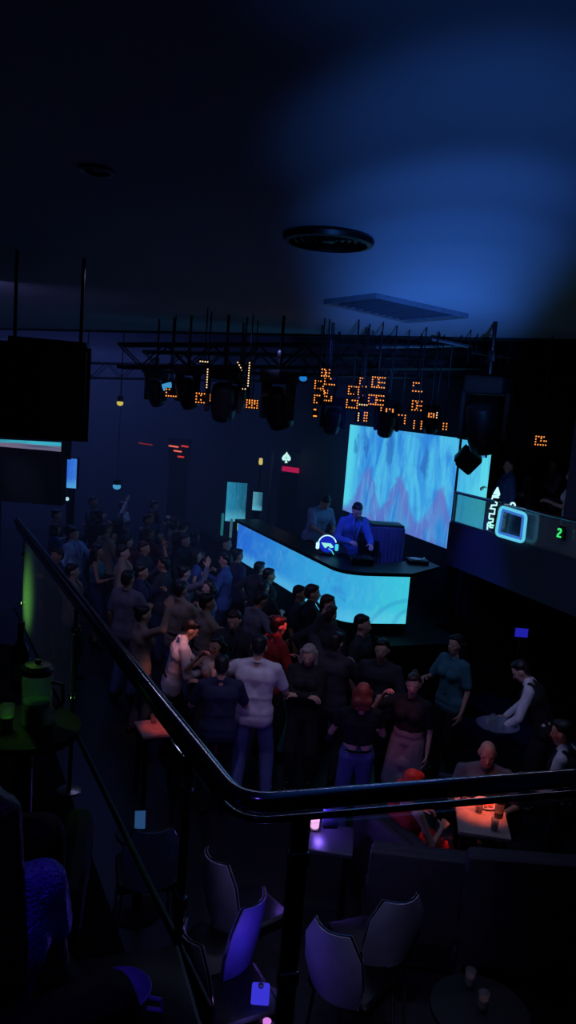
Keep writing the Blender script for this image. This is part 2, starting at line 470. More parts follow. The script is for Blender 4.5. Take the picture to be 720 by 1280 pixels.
# thin show haze hanging over the stage and the back of the hall
hz_m = bpy.data.materials.new('show_haze'); hz_m.use_nodes = True
_nt = hz_m.node_tree; _nt.nodes.clear()
_o = _nt.nodes.new('ShaderNodeOutputMaterial'); _v = _nt.nodes.new('ShaderNodeVolumeScatter')
_v.inputs['Color'].default_value = (0.8, 0.85, 1, 1); _v.inputs['Density'].default_value = 0.016; _v.inputs['Anisotropy'].default_value = 0.2
_nt.links.new(_v.outputs[0], _o.inputs['Volume'])
b = MB(); b.prism([ab(9.0, -8.5, 0.02), ab(23.2, -8.5, 0.02), ab(23.2, 6.9, 0.02), ab(9.8, 6.9, 0.02), ab(9.0, 6.0, 0.02)], (0, 0, 5.1))
o = b.build('stage_haze', hz_m, smooth=False); tag(o, 'thin blue haze hanging over the stage and the back of the hall', 'haze', None, 'stuff')
# ------------------------------------------------------------------ ceiling fittings
dc = atz(411, 295, 5.2)
t = thing('ceiling_air_diffuser', 'round dark air diffuser on the blue-lit ceiling', 'vent', (dc.x, dc.y, 5.2))
b = MB(); b.lathe([(0.26, 0), (0.275, -0.02), (0.265, -0.045), (0.235, -0.05), (0.235, -0.03), (0.26, 0)], seg=40); b.build('rim', BLACKG, t)
b = MB()
for r in (0.23, 0.19, 0.15, 0.11, 0.07): b.lathe([(r, -0.012), (r - 0.03, -0.034), (r - 0.034, -0.03), (r - 0.004, -0.008)], seg=36)
b.build('cone_ring', DARKM, t)
b = MB(); b.lathe([(0.04, -0.005), (0.04, -0.036), (0.0, -0.042)], seg=20); b.build('centre_cap', BLACKG, t)
pc = [atz(*p, 5.2) for p in ((405, 374), (470, 366), (586, 392), (510, 399))]
ctr = sum(pc, Vector()) / 4
t = thing('ceiling_vent_panel', 'slanted rectangular dark vent panel with pale edge on the ceiling', 'vent', (ctr.x, ctr.y, 5.2))
def inset(k, z): return [Vector((ctr.x + (p.x - ctr.x) * k, ctr.y + (p.y - ctr.y) * k, z)) for p in pc]
o4, i4, o4b, i4b = inset(1.0, 5.2), inset(0.9, 5.2), inset(1.0, 5.155), inset(0.9, 5.165)
b = MB(); b.add(o4 + i4 + o4b + i4b, [f for k in range(4) for f in ((k, (k + 1) % 4, 8 + (k + 1) % 4, 8 + k), (8 + k, 8 + (k + 1) % 4, 12 + (k + 1) % 4, 12 + k), (12 + k, 12 + (k + 1) % 4, 4 + (k + 1) % 4, 4 + k))])
b.build('frame', mat('vent_frame_grey', (70, 72, 82), 0.5), t, world=True)
b = MB(); b.prism(inset(0.9, 5.19), (0, 0, 0.008)); b.build('backing', mat('vent_backing', (30, 32, 40), 0.7), t, world=True)
b = MB()
for k in range(1, 10):
    f = k / 10; p = i4b[0].lerp(i4b[3], f); q = i4b[1].lerp(i4b[2], f)
    b.bar(p + Vector((0, 0, 0.012)), q + Vector((0, 0, 0.012)), 0.012, 0.03)
b.build('louvre', mat('vent_louvre', (44, 46, 56), 0.6), t, world=True)
dc = atz(122, 212, 5.2)
t = thing('ceiling_downlight', 'small unlit downlight on the dark left part of the ceiling', 'light', (dc.x, dc.y, 5.2))
b = MB(); b.lathe([(0.075, 0), (0.085, -0.012), (0.06, -0.016), (0.055, 0)], seg=24); b.build('rim', STEEL, t)
b = MB(); b.lathe([(0.055, -0.003), (0.03, -0.006), (0, -0.007)], seg=20); b.build('lens', mat('dull_lens', (60, 60, 64), 0.3), t)

# ------------------------------------------------------------------ hand rail with glass
t = thing('handrail', 'polished dark handrail with glass panels bending round the balcony corner', 'railing', (C0.x, C0.y, MEZZ))
def corner_path(off=0.0, z=RZ, rad=0.10, n=8):
    c = C0 + (nl + nr) * off
    a, d = c + dl * rad, c + dr * rad
    return [a.lerp(c, k / n).lerp(c.lerp(d, k / n), k / n) for k in range(n + 1)]
path = [L0] + corner_path() + [R1]
path = [Vector((p.x, p.y, RZ)) for p in path]
b = MB(); b.tube(path, 0.027, 18); hr = b.build('rail_tube', RAILM, t, world=True)
b = MB(); b.tube([p - Vector((0, 0, 0.05)) for p in path], 0.010, 10); b.build('glass_channel', RAILM, t, world=True)
b = MB(); b.tube([Vector((p.x, p.y, 2.47)) for p in path[:2]], 0.012, 10); b.build('bottom_rail', DARKM, t, world=True)
posts = []
for px_, side in ((30, 'l'), (98, 'l'), (252, 'l'), (380, 'r'), (900, 'r')):
    # find the spot along the rail with this picture column
    if side == 'l':
        d = ray(px_, 700); A = C0; D = dl
    else:
        d = ray(px_, 985); A = C0; D = dr
    den = d.x * D.y - d.y * D.x
    s_ = (A.x * d.y - A.y * d.x) / den if abs(den) > 1e-9 else 0
    s_ = abs(s_)
    if px_ == 900: s_ = 1.75
    p = A + D * s_; posts.append((s_, side, p))
    off = nl if side == 'l' else nr
    b = MB()
    for w in (-0.013, 0.013):
        q = p + D * w
        b.box((q.x, q.y, (MEZZ + RZ - 0.05) / 2), (0.010, 0.026, RZ - 0.05 - MEZZ), Matrix.Rotation(math.atan2(-D.x, D.y), 3, 'Z'))
    b.lathe([(0.06, 0), (0.06, 0.012), (0.03, 0.02)], (p.x, p.y, MEZZ), 20)
    po = b.build('post', STEEL if side == 'l' else RAILM, t, world=True)
    for zz in (2.62, 2.98):
        b = MB(); b.box((p.x, p.y, zz), (0.034, 0.06, 0.045), Matrix.Rotation(math.atan2(-D.x, D.y), 3, 'Z'), 0.008)
        b.build('glass_clamp', CHROME, po, world=True)
def pane(A, D, s0, s1, m):
    p, q = A + D * s0, A + D * s1
    n = Vector((D.y, -D.x, 0)) * 0.005
    b = MB(); b.prism([(p.x - n.x, p.y - n.y, 2.484), (q.x - n.x, q.y - n.y, 2.484), (q.x - n.x, q.y - n.y, RZ - 0.07), (p.x - n.x, p.y - n.y, RZ - 0.07)], n * 2)
    return b.build('glass_panel', m, t, world=True)
sl = sorted(x[0] for x in posts if x[1] == 'l'); sr = sorted(x[0] for x in posts if x[1] == 'r')
pane(C0, dl, 0.2, sl[0] - 0.03, CLEAR); pane(C0, dl, sl[0] + 0.03, sl[1] - 0.03, CLEAR); pane(C0, dl, sl[1] + 0.03, sl[2] - 0.03, ADDED_FROST)
pane(C0, dr, 0.2, sr[0] - 0.03, CLEAR); pane(C0, dr, sr[0] + 0.03, sr[1] - 0.03, CLEAR); pane(C0, dr, sr[1] + 0.03, 3.55, CLEAR)
LP = {k: p for k, p in zip(('a', 'b', 'c'), [x[2] for x in sorted([y for y in posts if y[1] == 'l'], key=lambda z: z[0])])}

# ================================================================== STAGE, SCREEN, BAR
# stage deck
STZ = 1.1
b = MB(); b.prism([ab(8.7, 5.0, 0), ab(13.6, 4.6, 0), ab(17.5, 4.6, 0), ab(17.5, 7.0, 0), ab(9.6, 7.0, 0), ab(9.6, 6.2, 0), ab(8.7, 6.2, 0)], (0, 0, STZ)); o = b.build('stage_platform', BLACK, smooth=False); o['kind'] = 'structure'

SB = 6.55
q = [hit_b(428, 640, SB), hit_b(560, 683, SB), None, None]
zt = 0.5 * (hit_b(440, 527, SB).z + hit_b(561, 551, SB).z)
q[2] = Vector((q[1].x, q[1].y, zt)); q[3] = Vector((q[0].x, q[0].y, zt))
zb = 0.5 * (q[0].z + q[1].z); q[0].z = zb; q[1].z = zb
base = (q[0] + q[1]) / 2
t = thing('led_screen', 'large bright blue LED screen with violet flame shapes behind the stage', 'screen', (base.x, base.y, STZ))
panel('display', q, big_screen_mat(), t, 0.05)
b = MB()
for k in (0.03, 0.35, 0.67, 0.97):
    p = q[0].lerp(q[1], k) + V * 0.12
    b.bar((p.x, p.y, STZ), (p.x, p.y, zt), 0.06)
for zz in (zb + 0.1, (zb + zt) / 2, zt - 0.1):
    b.bar(q[0] + V * 0.1 + Vector((0, 0, zz - zb)), q[1] + V * 0.1 + Vector((0, 0, zz - zb)), 0.05)
b.build('support_frame', DARKM, t, world=True)
b = MB(); b.prism([q[0] + V * 0.03 - Vector((0, 0, 0.01)), q[1] + V * 0.03 - Vector((0, 0, 0.01)), Vector((q[1].x, q[1].y, STZ)) + V * 0.03, Vector((q[0].x, q[0].y, STZ)) + V * 0.03], V * 0.04); b.build('skirt', BLACK, t, world=True)
# second, narrower screen that carries on past the first one's right edge
s0 = hit_b(563, 684, SB); s1 = hit_b(600, 690, SB)
m2 = bar_screen_mat('side_screen_picture', (70, 190, 240), (96, 226, 246), (54, 140, 220), 7)
t = thing('side_led_screen', 'narrow cyan LED screen right of the large stage screen', 'screen', ((s0.x + s1.x) / 2, (s0.y + s1.y) / 2, STZ))
zs = hit_b(575, 549, SB).z
panel('display', [Vector((s0.x, s0.y, zb)), Vector((s1.x, s1.y, zb)), Vector((s1.x, s1.y, zs)), Vector((s0.x, s0.y, zs))], m2, t, 0.05)
b = MB()
for k in (0.1, 0.9):
    p = s0.lerp(s1, k) + V * 0.1; b.bar((p.x, p.y, STZ), (p.x, p.y, zs), 0.05)
b.build('support_frame', DARKM, t, world=True)

# DJ bar: counter slab, LED front (long side, rounded corner, short side)
BT = 2.0
bf, bc, be = atz(298, 652, BT - 0.05), atz(432, 718, BT - 0.05), atz(513, 720, BT - 0.05)
dlong = (bf - bc).normalized(); dshort = (be - bc).normalized()
rad = 0.34
pts = [bf]
A_, D_ = bc + dlong * rad, bc + dshort * rad
for k in range(9):
    f = k / 8; pts.append(A_.lerp(bc, f).lerp(bc.lerp(D_, f), f))
pts.append(be)
base = bc.lerp(be, 0.5)
t = thing('dj_bar', 'long DJ counter with a glowing blue to cyan LED front', 'counter', (base.x, base.y, 0))
lens = [0]
for p, q_ in zip(pts, pts[1:]): lens.append(lens[-1] + (q_ - p).length)
ZB = atz(506, 785, 0).z + 1.26
def ribbon(name, pts, lens, z0, z1, m, parent, th=0.03):
    M = frame_of(parent).inverted(); n = len(pts); vs = []; fs = []
    for p in pts: vs += [(p.x, p.y, z0), (p.x, p.y, z1)]
    for i in range(n - 1): fs.append((2 * i, 2 * i + 2, 2 * i + 3, 2 * i + 1))
    inn = []
    for i, p in enumerate(pts):
        tt = (pts[min(i + 1, n - 1)] - pts[max(i - 1, 0)]).normalized(); nn = Vector((-tt.y, tt.x, 0))
        inn += [(p.x + nn.x * th, p.y + nn.y * th, z0), (p.x + nn.x * th, p.y + nn.y * th, z1)]
    o0 = len(vs); vs += inn; nf = len(fs)
    for i in range(n - 1):
        fs.append((o0 + 2 * i + 1, o0 + 2 * i + 3, o0 + 2 * i + 2, o0 + 2 * i))
        fs.append((2 * i + 1, 2 * i + 3, o0 + 2 * i + 3, o0 + 2 * i + 1)); fs.append((2 * i, o0 + 2 * i, o0 + 2 * i + 2, 2 * i + 2))
    fs.append((0, 1, o0 + 1, o0)); fs.append((2 * n - 2, o0 + 2 * n - 2, o0 + 2 * n - 1, 2 * n - 1))
    me = bpy.data.meshes.new(name); me.from_pydata([tuple(M @ Vector(v)) for v in vs], [], fs)
    uvl = me.uv_layers.new(name='UVMap'); L = lens[-1] - lens[0]
    for p in me.polygons:
        for li in p.loop_indices:
            vi = me.loops[li].vertex_index % o0
            uvl.data[li].uv = ((lens[vi // 2] - lens[0]) / L, vi % 2)
    me.materials.append(m); me.materials.append(BLACK)
    for i, p in enumerate(me.polygons): p.material_index = 0 if i < n - 1 else 1
    o = bpy.data.objects.new(name, me); COL.objects.link(o); o.parent = parent
    return o
ribbon('long_led_front', pts[:6], lens[:6], ZB, BT - 0.06, bar_screen_mat('bar_front_picture', (38, 112, 222), (58, 176, 232), (36, 100, 210), 1), t)
ribbon('end_led_front', pts[5:], lens[5:], ZB, BT - 0.06, bar_screen_mat('bar_end_picture', (58, 178, 232), (62, 204, 230), (76, 218, 214), 3, True), t)
ins = [Vector((p.x, p.y, 0)) for p in pts]
b = MB()
inner = [ins[0] + V * 0.9] ; ie = ins[-1] + U * 0.9
def offs(pl, d):
    out = []
    for i, p in enumerate(pl):
        tt = (pl[min(i + 1, len(pl) - 1)] - pl[max(i - 1, 0)]).normalized(); out.append(p + Vector((-tt.y, tt.x, 0)) * d)
    return out
outer, innr = offs(ins, -0.07), offs(ins, 0.40)
poly = [(p.x, p.y, BT - 0.05) for p in outer]
# the counter slab overhangs to the right of the LED front
ext = atz(550, 712, BT - 0.05); poly.append((ext.x, ext.y, BT - 0.05))
ext2 = ext + U * 0.45; poly.append((ext2.x, ext2.y, BT - 0.05))
poly += [(p.x, p.y, BT - 0.05) for p in reversed(innr[:-1])]
b.prism(poly, (0, 0, 0.05)); b.build('counter_top', BLACKG, t, world=True)
b = MB(); pb = offs(ins, 0.02); pi_ = offs(ins, 0.34)
b.prism([(p.x, p.y, 0.0) for p in pb] + [(p.x, p.y, 0.0) for p in reversed(pi_)], (0, 0, ZB - 0.01)); b.build('plinth', BLACK, t, world=True)
b = MB(); pb = offs(ins, 0.06); pi_ = offs(ins, 0.30)
b.prism([(p.x, p.y, ZB) for p in pb] + [(p.x, p.y, ZB) for p in reversed(pi_)], (0, 0, BT - 0.06 - ZB)); b.build('carcass', BLACK, t, world=True)

# neon headphones emblem on the counter edge
NEON = glow('neon_pale_cyan', (190, 246, 255), 1.15)
NEONC = glow('neon_cyan', (70, 214, 238), 1.0)
NEONB = glow('neon_blue_disc', (22, 40, 200), 0.8)
np_ = atz(408, 694, BT)
hz = np_ + Vector((0, 0, 0.012))
t = thing('neon_headphone_sign', 'round neon headphone emblem glowing on the DJ counter', 'sign', np_, math.radians(-8))
SR = 0.135
b = MB(); b.lathe([(SR * 0.92, -0.012), (SR * 0.92, 0.012)], (0, 0.02, SR + 0.03), 32, Matrix.Rotation(PI / 2, 3, 'X')); b.build('disc', NEONB, t)
b = MB(); b.tube([(math.cos(a) * SR, 0, SR + 0.03 + math.sin(a) * SR) for a in np.linspace(math.radians(18), math.radians(178), 18)], 0.009, 8); b.build('headband', NEON, t)
for sx in (-1, 1):
    b = MB(); b.box((sx * SR * 1.06, 0, SR * 0.98), (0.05, 0.05, 0.1), None, 0.015); b.build('ear_cup', NEON if sx < 0 else NEONC, t)
b = MB(); b.prism([(-0.09, -0.005, SR + 0.05), (0.05, -0.005, SR + 0.05), (0.10, -0.005, SR + 0.0), (0.055, -0.005, SR - 0.02), (0.02, -0.005, SR + 0.01), (-0.03, -0.005, SR - 0.03)], (0, -0.012, 0)); b.build('visor', glow('neon_mint', (150, 240, 226), 1.0), t)
b = MB(); b.tube([(0.02, -0.008, SR - 0.03), (0.07, -0.008, SR - 0.055), (0.11, -0.008, SR - 0.11)], 0.008, 8); b.build('microphone_arm', NEONC, t)
b = MB(); b.box((0, 0.02, 0.012), (0.2, 0.07, 0.024), None, 0.006); b.build('stand_base', BLACKG, t)

# DJ desk and gear on and behind the counter
def onbar(px, py): return atz(px, py, BT)
g0 = atz(478, 704, BT + 0.0)
DESK = mat('blue_lit_drape', (62, 62, 96), 0.85, 0, 0.2, 6)
# draped flight cases behind the counter
for px, py, w, d_, h_, name, lab, m in ((487, 704, 0.56, 0.42, 0.44, 'draped_flight_case', 'cloth-draped case behind the right end of the DJ counter', DESK),):
    p = atz(px, py, BT) + Vector((0.0, 0.86, 0))
    t = thing(name, lab, 'case', (p.x, p.y, STZ), UANG * 0.3)
    H = BT - STZ + h_
    b = MB(); b.box((0, 0, H / 2), (w, d_, H), None, 0.05); b.build('case_body', m, t)
    b = MB()
    for k in range(9):
        x = -w / 2 + w * (k + 0.5) / 9
        b.tube([(x, -d_ / 2 - 0.006, H - 0.03), (x + 0.01 * math.sin(k * 2.1), -d_ / 2 - 0.014, H * 0.6), (x, -d_ / 2 - 0.02, 0.03)], [0.010, 0.018, 0.024], 8)
    b.build('drape_fold', m, t)
    b = MB(); b.box((0, 0, H + 0.006), (w * 0.92, d_ * 0.92, 0.03), None, 0.012); b.build('lid', BLACKG, t)
p = onbar(452, 704)
t = thing('dj_mixer', 'low black DJ mixer on the counter under the blue drape', 'mixer', p, math.radians(5))
b = MB(); b.box((0, 0.06, 0.04), (0.32, 0.3, 0.08), None, 0.01); b.build('body', BLACKG, t)
for k in range(4):
    b = MB(); b.lathe([(0.014, 0), (0.012, 0.02), (0, 0.021)], (-0.1 + 0.065 * k, 0.12, 0.08), 12); b.build('knob', STEEL, t)
    b = MB(); b.box((-0.1 + 0.065 * k, 0.0, 0.085), (0.02, 0.03, 0.014), None, 0.003); b.build('fader', STEEL, t)
p = onbar(524, 706)
t = thing('dj_turntable', 'flat black turntable at the right end of the DJ counter', 'turntable', p, math.radians(3))
b = MB(); b.box((0, 0.14, 0.03), (0.3, 0.26, 0.05), None, 0.01); b.build('body', DARKM, t)
b = MB(); b.lathe([(0.1, 0.055), (0.1, 0.065), (0.0, 0.066)], (-0.03, 0.14, 0), 28); b.build('platter', STEEL, t)
b = MB(); b.tube([(0.11, 0.22, 0.075), (0.1, 0.12, 0.08), (0.05, 0.08, 0.072)], 0.006, 8); b.build('tonearm', CHROME, t)
p = onbar(462, 693)
t = thing('laptop', 'dark open laptop on the DJ counter', 'laptop', p + Vector((0, 0.12, 0)), math.radians(-12))
b = MB(); b.box((0, 0, 0.01), (0.32, 0.22, 0.02), None, 0.006); b.build('keyboard', DARKM, t)
b = MB(); b.box((0, -0.14, 0.12), (0.32, 0.012, 0.22), Matrix.Rotation(math.radians(12), 3, 'X'), 0.005); b.build('lid', BLACKG, t)

# LED column and panels at the far end of the bar
def lit_column(name, lab, px0, px1, py0, py1, Y, m, deep=0.12, base_z=0.0, cat='screen', group=None):
    a_, c_ = atY(px0, py1, Y), atY(px1, py1, Y); zt_ = atY((px0 + px1) / 2, py0, Y).z
    zb_ = (a_.z + c_.z) / 2
    mid = (a_ + c_) / 2
    t = thing(name, lab, cat, (mid.x, mid.y, base_z), 0, group)
    panel('display', [Vector((a_.x, Y, zb_)), Vector((c_.x, Y, zb_)), Vector((c_.x, Y, zt_)), Vector((a_.x, Y, zt_))], m, t, 0.03)
    w = (c_ - a_).length
    b = MB(); b.box((mid.x, Y + 0.03 + deep / 2, (zt_ + zb_) / 2), (w + 0.03, deep, zt_ - zb_ + 0.03), None, 0.01); b.build('housing', BLACK, t, world=True)
    b = MB(); b.box((mid.x, Y + 0.03 + deep / 2, (zb_ + base_z) / 2), (w * 0.6, deep * 0.7, zb_ - base_z)); b.build('stand', BLACK, t, world=True)
    return t
m_teal = bar_screen_mat('teal_column_picture', (40, 140, 180), (24, 96, 128), (14, 60, 96), 11)
lit_column('led_column', 'teal LED column at the far end of the DJ bar', 281, 306, 603, 652, 14.9, m_teal)
lit_column('led_column', 'short pale teal LED panel right of the far LED column', 315, 327, 615, 638, 15.6, bar_screen_mat('pale_teal_picture', (90, 170, 190), (40, 100, 130), (20, 70, 100), 12))
m_bl = bar_screen_mat('blue_pillar_picture', (44, 104, 226), (60, 130, 238), (34, 78, 190), 13)
lit_column('led_pillar_screen', 'narrow upright blue screen on the far left', 80, 95, 573, 610, 16.0, m_bl)
lit_column('led_pillar_screen', 'blue screen cut off by the left picture edge', -14, 3, 564, 588, 14.0, bar_screen_mat('blue_pillar_picture_b', (50, 120, 232), (60, 140, 240), (36, 90, 200), 14))
p = atY(85, 622, 16.0)
t = thing('white_spot_lamp', 'small white lamp below the narrow blue screen', 'lamp', p - Vector((0, 0.0, 0.03)))
b = MB(); b.box((0, 0.06, 0), (0.16, 0.1, 0.12), None, 0.02); b.build('housing', BLACKG, t)
b = MB(); b.lathe([(0.04, 0), (0.03, 0.014), (0, 0.018)], (-0.02, 0.01, 0.0), 16, Matrix.Rotation(PI / 2, 3, 'X')); b.build('lens', glow('lamp_cyan_white', (170, 225, 250), 1.0), t)
b = MB(); b.cap((0, 0.06, -0.06), (0, 0.06, -(p.z - 0.03) + 0.02), 0.02); b.build('stand', BLACKG, t)
# green-white lit bottles/tubes below the far LED column
for k, (px, py0, py1, c) in enumerate(((277, 643, 668, (40, 130, 140)), (288, 650, 671, (70, 120, 140)), (298, 652, 662, (150, 230, 150)))):
    a_ = atY(px, py1, 14.5); z1 = atY(px, py0, 14.5).z
    t = thing('light_tube', 'upright %s light tube %s' % (('teal', 'grey-blue', 'green-white')[k], ('leftmost below the far LED column', 'in the middle below the far LED column', 'at the far tip of the bar front')[k]), 'light', (a_.x, a_.y, 0), 0, 'light tubes by the far end of the bar')
    b = MB(); b.cap((0, 0, a_.z), (0, 0, z1), 0.028, 0.028, 12); b.build('tube', glow('tube_%d' % k, c, 0.55), t)
    b = MB(); b.cap((0, 0, 0.03), (0, 0, a_.z), 0.02); b.lathe([(0.05, 0), (0.05, 0.02), (0.03, 0.04)], seg=20); b.build('stand', BLACKG, t)

# left balcony with LED banner
lb0, lb1 = atY(-30, 556, 12.0), atY(75, 560, 12.0)
ctrz = (lb0.z + lb1.z) / 2
b = MB(); b.prism([(lb0.x - 3, 12.1, ctrz - 0.9), (lb1.x + 0.02, 12.1, ctrz - 0.9), (lb1.x + 0.02, 12.1, ctrz + 0.16), (lb0.x - 3, 12.1, ctrz + 0.16)], (0, 0.25, 0)); o = struct('wall_left_balcony_front', b, BLACK)
t = thing('led_banner', 'long cyan LED strip banner at the left edge under the hanging speaker', 'screen', (lb1.x - 0.6, 12.08, ctrz - 0.12))
mb_, g_, uv_, u_, v_, e_ = screen_base('banner_picture')
nb = g_.noise(g_.scaled(uv_, (2, 9, 1)), 1.0, 2, 0.3)
cc = g_.mix(g_.sstep(v_, 0.45, 0.6), (120, 110, 140), (64, 190, 216)); cc = g_.mix(g_.m('MULTIPLY', g_.sstep(nb, 0.5, 0.6), 0.7), cc, (30, 70, 110))
g_.nt.links.new(cc, e_.inputs[0]); e_.inputs[1].default_value = 0.85
panel('display', [Vector((lb0.x, 12.06, atY(-30, 556, 12).z)), Vector((lb1.x, 12.06, atY(75, 565, 12).z)), Vector((lb1.x, 12.06, atY(75, 553, 12).z)), Vector((lb0.x, 12.06, atY(-30, 548, 12).z))], mb_, t, 0.03)
b = MB(); b.box((lb1.x - 0.6, 12.095, ctrz), (1.5, 0.02, 0.3)); b.build('mounting_frame', DARKM, t, world=True)

# right balcony: fascia, glass front, neon signs, balcony floor
BB = 6.18
a0, a1 = to_ab(hit_b(562, 650, BB))[0], 1.0
zgt = hit_b(565, 615, BB).z; zgb = hit_b(560, 652, BB).z; zfb = hit_b(560, 706, BB).z
b = MB(); b.prism([ab(a0, BB, zfb), ab(a1, BB, zfb), ab(a1, BB, zgb), ab(a0, BB, zgb)], V * 0.12); struct('wall_right_balcony_front', b, mat('navy_fascia', (44, 46, 66), 0.7, 0, 0.15, 2))
b = MB(); b.prism([ab(a0, BB + 0.12, zfb), ab(a1, BB + 0.12, zfb), ab(a1, 10.2, zfb), ab(a0, 10.2, zfb)], (0, 0, 0.12)); struct('floor_right_balcony', b, BLACK)
BFZ = zfb + 0.12
p = ab(5.5, BB, zgb)
t = thing('balcony_glass_front', 'low glass balustrade along the right balcony edge', 'railing', ab((a0 + 4) / 2, BB + 0.06, zgb))
aa = [a0 - 0.02, a0 - 1.55, a0 - 3.1, a0 - 4.65, a1 + 0.2]
TINT = glass('teal_glass', (0.70, 0.86, 0.88), 0.10, 0.08, 0.22)
for x, y in zip(aa, aa[1:]):
    b = MB(); b.prism([ab(x - 0.02, BB + 0.05, zgb), ab(y + 0.02, BB + 0.05, zgb), ab(y + 0.02, BB + 0.05, zgt - 0.02), ab(x - 0.02, BB + 0.05, zgt - 0.02)], V * 0.012); b.build('glass_panel', TINT, t, world=True)
for x in aa[:-1]:
    b = MB(); b.bar(ab(x, BB + 0.056, zgb), ab(x, BB + 0.056, zgt), 0.035); b.build('post', STEEL, t, world=True)
b = MB(); b.tube([ab(a0, BB + 0.056, zgt), ab(a1 + 0.2, BB + 0.056, zgt)], 0.022, 10); b.build('top_rail', RAILM, t, world=True)
b = MB(); b.bar(ab(a0, BB + 0.03, zgb + 0.015), ab(a1 + 0.2, BB + 0.03, zgb + 0.015), 0.03, 0.03); b.build('bottom_channel', STEEL, t, world=True)
# neon rounded frame with a knob
NB = BB - 0.04
fr = [hit_b(*p_, NB) for p_ in ((620, 668), (654, 678), (658, 643), (626, 633))]
cf = sum(fr, Vector()) / 4
t = thing('neon_frame_sign', 'pale cyan neon sign of a rounded square with a knob on the right balcony', 'sign', (cf.x, cf.y, fr[0].z))
def rounded(qd, rad, n=5):
    out = []
    for i in range(4):
        c = qd[i]; p0 = c + (qd[i - 1] - c).normalized() * rad; p1 = c + (qd[(i + 1) % 4] - c).normalized() * rad
        for k in range(n + 1): out.append(p0.lerp(c, k / n).lerp(c.lerp(p1, k / n), k / n))
    return out
b = MB(); b.tube(rounded(fr, 0.07), 0.02, 10, True); b.build('outer_tube', glow('neon_ice', (96, 206, 240), 0.95), t, world=True)
fi = [cf + (p - cf) * 0.80 for p in fr]
b = MB(); b.tube(rounded(fi, 0.03), 0.016, 8, True); b.build('inner_tube', glow('neon_blue_rim', (62, 120, 220), 0.8), t, world=True)
kc = hit_b(641, 632, NB)
b = MB(); b.tube([kc + (-U) * (math.cos(a) * 0.045) + Vector((0, 0, 1)) * math.sin(a) * 0.035 for a in np.linspace(0.1, PI - 0.1, 9)], 0.012, 8); b.build('knob', NEON, t, world=True)
b = MB(); b.prism([cf + (p - cf) * 0.9 + V * 0.03 for p in fr], V * 0.01); b.build('backing', glass('smoked_backing', (0.82, 0.86, 0.9), 0.06, 0.1), t, world=True)
# upright neon lettering: a stack of rotated strokes ending in a pointed triangle
t = thing('neon_letter_sign', 'upright white neon lettering with a pointed tip on the right balcony', 'sign', hit_b(613, 664, NB))
P_ = lambda u, v_: hit_b(595 + u / 10.29, 600 + v_ / 10.29, NB)
b = MB()
for st in (((145, 640), (150, 560), (185, 560), (180, 610), (215, 612)), ((160, 590), (200, 580), (225, 585)), ((160, 545), (215, 540), (222, 500), (170, 500))):
    b.tube([P_(*s) for s in st], 0.011, 8)
b.build('lower_letters', glow('neon_mint_white', (170, 250, 240), 1.1), t, world=True)
b = MB()
for st in (((168, 490), (175, 430), (235, 440), (245, 375), (182, 365)), ((195, 350), (200, 325), (265, 325), (270, 290), (250, 285)), ((205, 245), (215, 220), (290, 225)), ((215, 205), (295, 200))):
    b.tube([P_(*s) for s in st], 0.011, 8)
b.build('upper_letters', NEON, t, world=True)
b = MB(); b.prism([P_(215, 185), P_(298, 190), P_(270, 92)], V * 0.02); b.build('pointed_tip', NEON, t, world=True)
b = MB(); b.bar(P_(185, 660) + V * 0.035, P_(262, 200) + V * 0.035, 0.025); b.build('backing_bar', BLACK, t, world=True)
# green number lamp
gp = hit_b(699, 666, NB)
t = thing('green_number_sign', 'small glowing green number 2 on the right balcony post', 'sign', gp - Vector((0, 0, 0.06)))
b = MB(); h_ = 0.05
seg2 = [(-0.025, 0.03), (-0.015, 0.045), (0.015, 0.045), (0.025, 0.028), (0.02, 0.01), (-0.02, -0.025), (-0.028, -0.045), (0.03, -0.045)]
b.tube([gp + (-U) * x + Vector((0, 0, z)) for x, z in seg2], 0.011, 8); b.build('number', glow('neon_green', (60, 232, 120), 1.0), t, world=True)
b = MB(); b.box(gp + V * 0.035, (0.02, 0.11, 0.15), Matrix.Rotation(UANG, 3, 'Z') , 0.004); b.build('backing', BLACK, t, world=True)
# column between balcony bays
pcol = atY(700, 640, 9.1)
b = MB(); cc_ = ab(to_ab(gp)[0], BB + 0.28, 0); b.box((cc_.x, cc_.y, (BFZ + 5.2) / 2), (0.3, 0.34, 5.2 - BFZ), Matrix.Rotation(UANG, 3, 'Z')); struct('column_right_balcony', b, mat('navy_column', (52, 54, 76), 0.6))
# black spot fixture and blue tubes where the balcony meets the screen
p = hit_b(586, 575, 6.3)
t = thing('balcony_spotlight', 'black angled spotlight in front of the side screen', 'light', p)
R_ = Matrix.Rotation(math.radians(35), 3, 'Y') @ Matrix.Rotation(math.radians(20), 3, 'X')
b = MB(); b.box((0, 0, 0), (0.27, 0.3, 0.3), R_, 0.04); b.build('head', BLACK, t)
b = MB(); b.box(R_ @ Vector((-0.15, 0, 0)), (0.04, 0.24, 0.24), R_, 0.01); b.build('front_ring', BLACKG, t)
b = MB(); b.cap((0.12, 0, 0.05), (0.16, 0.02, ceil_z(p.x, p.y) - p.z), 0.03); b.build('bracket', BLACK, t)
for k, (x0, y0, x1, y1) in enumerate(((601, 547, 599, 566), (607, 548, 604, 572))):
    p, q_ = hit_b(x1, y1, 6.25), hit_b(x0, y0, 6.25)
    t = thing('blue_light_strip', ('thin blue light strip beside the stage screen, left of two', 'thin blue light strip beside the stage screen, right of two')[k], 'light', p, 0, 'blue light strips by the stage screen')
    b = MB(); b.bar(p, q_, 0.035, 0.03); b.build('diffuser', glow('strip_blue', (66, 150, 226), 0.8), t, world=True)
    b = MB(); b.bar(p + V * 0.03, Vector((q_.x, q_.y, ceil_z(q_.x, q_.y))) + V * 0.03, 0.05, 0.02); b.build('channel', BLACK, t, world=True)
